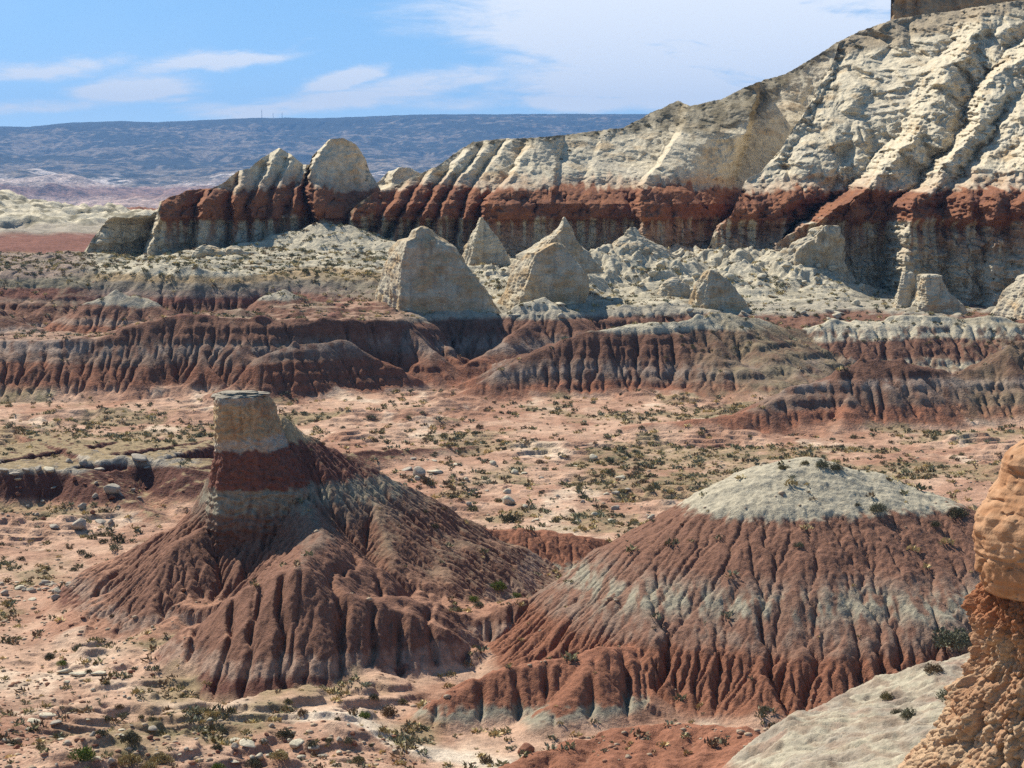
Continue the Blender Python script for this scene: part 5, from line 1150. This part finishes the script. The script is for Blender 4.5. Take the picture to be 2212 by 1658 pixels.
    for (a, b, w), t in zip(left, tl):
        p = seen(a, b, 84, 430)
        if p: shrub((p[0], p[1], p[2] - .03), w * p[1] / F, t, {'olive': 'olive bush in the clump on the grass left of the butte', 'dark': 'dark green bush dotted on the grass left of the butte', 'sage': 'grey bush in the clump on the grass left of the butte'}[t], 'bushes on the grass left of the butte')
    # the many small ones, zone by zone
    zones = [((620, 890, 1420, 1010), 62, (11, 20), ('olive', 'dark', 'brown', 'sage'), 'scrub bush on the pink flat behind the caprock butte', 'bushes on the pink flat'),
             ((900, 1010, 1420, 1140), 38, (13, 26), ('olive', 'dark', 'sage', 'brown'), 'bush on the broken ledges between butte and hill', 'bushes on the broken ledges'),
             ((0, 900, 440, 1000), 26, (10, 17), ('olive', 'dark', 'sage'), 'bush on the grassy flat above the dark ledge', 'bushes above the dark ledge'),
             ((180, 530, 820, 600), 30, (9, 20), ('dark', 'olive'), 'bush on the pale bench under the red-banded promontory', 'bushes on the pale bench'),
             ((1050, 560, 1800, 690), 34, (8, 16), ('dark', 'olive', 'sage'), 'bush in the white rubble below the cliffs', 'bushes in the white rubble'),
             ((1440, 940, 2080, 1000), 24, (11, 20), ('olive', 'sage', 'brown'), 'bush on the straw slope behind the pale-topped hill', 'bushes on the straw slope'),
             ((1400, 700, 1720, 800), 22, (8, 14), ('dark', 'olive'), 'bush on the scrubby back of the banded hill', 'bushes on the banded hills'),
             ((1750, 690, 2212, 760), 20, (8, 15), ('dark', 'olive'), 'bush on the broad flat-topped hill', 'bushes on the flat-topped hill')]
    rz = random.Random(3)
    for (x0, y0, x1, y1), n, (wa, wb), ts, lb, gr in zones:
        for _ in range(n):
            a, b = rz.uniform(x0, x1), rz.uniform(y0, y1); p = seen(a, b, 84, 430, 900)
            if p is None: continue
            t = rz.choice(ts); w = rz.uniform(wa, wb) * rz.uniform(.75, 1.15)
            nm = {'olive': 'olive', 'dark': 'dark green', 'sage': 'grey', 'brown': 'brown'}[t]
            shrub((p[0], p[1], p[2] - .05), w * p[1] / F, t, nm + ' ' + lb, gr)
    # junipers on the cliff rims
    for key, pts, lb in (('mid', [(1398, 270, 20), (1365, 262, 8), (1345, 277, 9), (1316, 280, 9), (1288, 285, 12), (1262, 288, 7), (1228, 296, 7), (1198, 297, 6), (1140, 300, 9), (1108, 302, 7), (1030, 310, 8), (1016, 318, 7), (1228, 322, 12), (1212, 340, 9), (1568, 216, 8), (1648, 176, 7), (1650, 170, 6), (1470, 221, 7), (1460, 268, 7)], 'dark juniper bush on the rim of the long pale cliff wall'),
                         ('big', [(1778, 108, 10), (1850, 98, 15), (1930, 58, 9), (2038, 55, 9), (1975, 60, 13), (1995, 62, 10), (1902, 68, 6), (1870, 72, 6)], 'dark juniper bush on the brown slope of the towering cliff')):
        c = CL[key]
        for a, b, w in pts:
            p = c.at(a, b + 2); shrub((float(p[0]), float(p[1]) - .1, float(p[2]) - .2), w * float(p[1]) / F, 'dark', lb, 'junipers on the cliffs')
    log('shrubs', count[0])
    # ground cover nobody could count: bunch grass and low scrub, one mesh
    N = 190000
    Yc = 84 + (410 - 84) * rng.rand(N) ** 1.25; Xc = (rng.rand(N) * 2 - 1) * .285 * Yc
    z = height(Xc, Yc); e = .5
    sl = np.hypot(height(Xc + e, Yc) - z, height(Xc, Yc + e) - z) / e
    _, gm = soil(Xc, Yc, z, sl)
    benchy = (sstep(-15.5, -13.5, z) * .35 + sstep(-24.2, -17, z) * .22 * sstep(.7, .3, sl)) * sstep(150, 200, Yc) + .05 * sstep(-24.2, -23, z) * sstep(.75, .5, sl) * (Yc < 150)
    clump = sstep(-.1, .6, fbm2(Xc / 3.0, Yc / 3.0, 3, 91))
    dens = (.08 + .42 * gm) * sstep(-23.6, -24.6, z) + benchy
    keep = (rng.rand(N) < dens * (.25 + 1.1 * clump) * sstep(.9, .4, sl)) & (Yc < 385)
    Xc, Yc, z = Xc[keep], Yc[keep], z[keep]; n = len(Xc)
    VV, QQ, CC = [], [], []
    protos = []
    for t, wgt in (('olive', .22), ('straw', .30), ('sage', .22), ('dark', .08), ('brown', .18)):
        protos.append((leaves(rng, 22, t, .36, .75, .5), wgt))
    pick = rng.choice(len(protos), n, p=[p[1] for p in protos]); base = 0
    for k, (pr, _) in enumerate(protos):
        i = np.nonzero(pick == k)[0]; V, Q, C = pr; C = C * 1.3
        a = rng.rand(len(i)) * 6.283; s = (.08 + .26 * rng.rand(len(i)) ** 2) * (1 + .0022 * Yc[i])
        ca, sa = np.cos(a), np.sin(a)
        P = np.empty((len(i), len(V), 3), np.float32)
        P[..., 0] = (V[:, 0] * ca[:, None] - V[:, 1] * sa[:, None]) * s[:, None] + Xc[i][:, None]
        P[..., 1] = (V[:, 0] * sa[:, None] + V[:, 1] * ca[:, None]) * s[:, None] + Yc[i][:, None]
        P[..., 2] = V[:, 2] * s[:, None] * .9 + z[i][:, None] - .01
        VV.append(P.reshape(-1, 3)); QQ.append((Q[None] + (np.arange(len(i)) * len(V))[:, None, None]).reshape(-1, 4) + base); base += len(i) * len(V)
        CC.append((np.broadcast_to(C, (len(i),) + C.shape) * (.7 + .6 * rng.rand(len(i), 1, 1))).reshape(-1, 3))
    tag(mesh_np('scrub_cover', np.concatenate(VV), np.concatenate(QQ), np.concatenate(CC), mat, None, smooth=False), kind='stuff')
    log('cover', n)

def stone(rng, sub=3, flat=.7, cuts=14):
    import bmesh
    bm = bmesh.new(); bmesh.ops.create_icosphere(bm, subdivisions=sub, radius=1.0)
    V = np.array([v.co[:] for v in bm.verts]); Q = np.array([[v.index for v in f.verts] for f in bm.faces]); bm.free()
    for _ in range(cuts):
        d = rng.randn(3); d /= np.linalg.norm(d); h = .55 + .3 * rng.rand()
        q = V @ d; m = q > h; V[m] -= np.outer(q[m] - h, d) * .92
    V = V * np.array([1, .75 + .4 * rng.rand(), flat]) * (1 + .07 * fbm3(V[:, 0] * 2, V[:, 1] * 2, V[:, 2] * 2, 3, rng.randint(50))[:, None])
    return V.astype(np.float32), Q
def build_stones():
    rng = np.random.RandomState(21)
    mat = rock_mat('boulder_stone', scale=.35, bump=.5, var=.25, fine=5)
    protos = {}
    for kind, flat, cuts in (('block', .75, 16), ('slab', .32, 18)):
        for k in range(4):
            for cn, c in (('grey', (.36, .31, .25)), ('pale', (.50, .44, .33)), ('red', (.24, .11, .07))):
                V, Q = stone(rng, 3, flat, cuts); o = mesh_np('boulder', V, Q, np.broadcast_to(np.array(c, np.float32), V.shape), mat, None, smooth=False)
                protos[kind, cn, k] = o.data; bpy.data.objects.remove(o)
    n = 0
    def put(a, b, w, kind, cn, label, group, y0=84):
        p = seen(a, b, y0, 430)
        if p is None: return
        o = bpy.data.objects.new('boulder', protos[kind, cn, rng.randint(4)]); COL.objects.link(o)
        s = w * p[1] / F / 2
        o.location = (p[0], p[1], p[2] + s * (.28 if kind == 'block' else .08)); o.rotation_euler = (rng.uniform(-.25, .25), rng.uniform(-.25, .25), rng.uniform(0, 6.28)); o.scale = (s, s, s)
        tag(o, label, 'boulder', group)
    one = [(240, 1065, 44, 'block', 'grey', 'big light boulder on the slope under the dark ledge'), (170, 1142, 42, 'block', 'grey', 'round grey boulder at the foot of the dark ledge beside the grass'), (218, 1130, 38, 'slab', 'grey', 'tilted grey slab at the foot of the dark ledge'), (118, 1142, 30, 'slab', 'grey', 'split grey boulder left of the round one under the dark ledge'), (106, 1018, 34, 'slab', 'pale', 'overhanging pale slab on the lip of the dark ledge'),
           (8, 1018, 30, 'slab', 'grey', 'grey lip slab at the left edge on the dark ledge'), (34, 1024, 30, 'slab', 'grey', 'second grey lip slab from the left edge on the dark ledge'), (40, 1038, 20, 'slab', 'pale', 'small pale slab just under the lip of the dark ledge'), (58, 1020, 24, 'slab', 'grey', 'grey lip slab left of the overhanging pale slab'), (84, 1016, 20, 'block', 'grey', 'small grey lip block beside the overhanging pale slab'),
           (180, 1005, 26, 'block', 'grey', 'grey block in the jumbled notch of the ledge'), (216, 1018, 34, 'slab', 'grey', 'leaning grey slab in the jumbled notch of the ledge'), (150, 1000, 18, 'block', 'grey', 'small block left of the jumbled notch'), (300, 992, 54, 'slab', 'grey', 'long thin grey cap slab over the dark recess'), (178, 1096, 24, 'block', 'grey', 'grey block halfway down the dark red slope'),
           (172, 1460, 56, 'slab', 'pale', 'white flat slab with a dark overhang at lower left'), (140, 1452, 46, 'slab', 'pale', 'left part of the white flat ledge at lower left'), (214, 1458, 44, 'slab', 'pale', 'right part of the white flat ledge at lower left'), (72, 1560, 40, 'slab', 'pale', 'pale tilted slab pointing down-left in the rim rocks'), (100, 1548, 44, 'slab', 'pale', 'pale slab at the top of the rim rocks'), (122, 1562, 32, 'slab', 'grey', 'grey slab in the middle of the rim rocks'),
           (60, 1576, 24, 'slab', 'grey', 'small grey slab at the low end of the rim rocks'), (536, 1608, 46, 'slab', 'pale', 'white tilted slab among dark bushes at the bottom'), (510, 1600, 30, 'slab', 'pale', 'smaller white slab left of the tilted one'), (640, 1612, 44, 'slab', 'pale', 'broad pale slab beside the white wash'), (676, 1622, 40, 'slab', 'grey', 'grey slab overhanging the white wash'), (700, 1634, 30, 'slab', 'grey', 'low grey slab at the end of the slab pile'), (652, 1640, 26, 'block', 'pale', 'pale block under the slab pile'),
           (1136, 1624, 40, 'block', 'red', 'red-brown block lying on the sand beside the front spur'), (330, 1574, 30, 'slab', 'grey', 'grey slab in front of the rim bushes'), (440, 1580, 26, 'slab', 'pale', 'pale slab on the rubble rim'), (1098, 1088, 40, 'block', 'pale', 'white rock outcrop beside the big dark bush'), (905, 1030, 44, 'block', 'grey', 'dark-shadowed rock in the cleft of the flat'), (940, 1022, 50, 'slab', 'pale', 'pale ledge slab above the cleft'), (880, 1016, 36, 'slab', 'grey', 'grey slab left of the cleft')]
    for a in one: put(*a[:5], a[5], 'boulders and slabs')
    rz = random.Random(8)
    for (x0, y0, x1, y1), m, (wa, wb), kinds, cns, lb, gr in [
            ((0, 1258, 150, 1300), 26, (10, 26), ('block', 'slab'), ('grey', 'pale'), 'boulder in the line of rocks along the left edge', 'line of rocks at the left edge'),
            ((0, 1560, 900, 1656), 60, (9, 24), ('slab', 'block'), ('pale', 'grey', 'red'), 'stone in the rubble along the bottom left', 'stones in the bottom rubble'),
            ((120, 1330, 330, 1520), 26, (7, 16), ('slab', 'block'), ('pale', 'grey', 'red'), 'stone on the left skirt of the butte', 'stones on the left skirt'),
            ((0, 1010, 330, 1130), 30, (8, 18), ('block', 'slab'), ('grey', 'red'), 'stone fallen from the dark ledge', 'stones under the dark ledge'),
            ((860, 990, 1420, 1130), 34, (9, 24), ('slab', 'block'), ('pale', 'grey'), 'ledge stone between butte and hill', 'stones on the broken ledges'),
            ((1100, 560, 1900, 690), 60, (10, 30), ('block', 'block', 'slab'), ('pale',), 'white boulder in the rubble below the cliffs', 'boulders below the cliffs')]:
        for _ in range(m):
            cn = rz.choice(cns); nm = {'grey': 'grey', 'pale': 'pale', 'red': 'reddish'}[cn]
            put(rz.uniform(x0, x1), rz.uniform(y0, y1), rz.uniform(wa, wb), rz.choice(kinds), cn, (nm + ' ' + lb) if not lb.startswith('white') else lb, gr)
    # crumbs too many to count
    N = 26000; Yc = 80 + 120 * rng.rand(N) ** 1.5; Xc = (rng.rand(N) * 2 - 1) * .28 * Yc; z = height(Xc, Yc)
    cl = fbm2(Xc / 5, Yc / 5, 3, 95); px, py = PX(Xc, Yc, z)
    dens = sstep(-.1, .7, cl) * .5 + .5 * sstep(1545, 1600, py) * (px < 900) + .25 * (px < 420) * (py > 1230)
    e = .4; slp = np.hypot(height(Xc + e, Yc) - z, height(Xc, Yc + e) - z) / e
    k = rng.rand(N) < dens * sstep(.6, .3, slp); Xc, Yc, z = Xc[k], Yc[k], z[k]; n = len(Xc)
    V, Q = stone(rng, 1, .6, 5); s = .04 + .15 * rng.rand(n) ** 3 + .0003 * Yc; a = rng.rand(n) * 6.28
    P = np.empty((n, len(V), 3), np.float32); ca, sa = np.cos(a)[:, None], np.sin(a)[:, None]
    P[..., 0] = (V[:, 0] * ca - V[:, 1] * sa) * s[:, None] + Xc[:, None]; P[..., 1] = (V[:, 0] * sa + V[:, 1] * ca) * s[:, None] + Yc[:, None]; P[..., 2] = V[:, 2] * s[:, None] + z[:, None]
    cc = np.array([(.36, .27, .19), (.28, .15, .095), (.42, .32, .22)])[rng.randint(3, size=n)]
    tag(mesh_np('rubble', P.reshape(-1, 3), (Q[None] + (np.arange(n) * len(V))[:, None, None]).reshape(-1, 3), np.repeat(cc, len(V), 0), mat, None, smooth=False), kind='stuff')
    log('stones', n)
build_near(); build_middle(); build_cliffs(); build_pinnacles(); build_caprock(); build_foreground(); build_far(); build_haze(); build_plants(); build_stones()
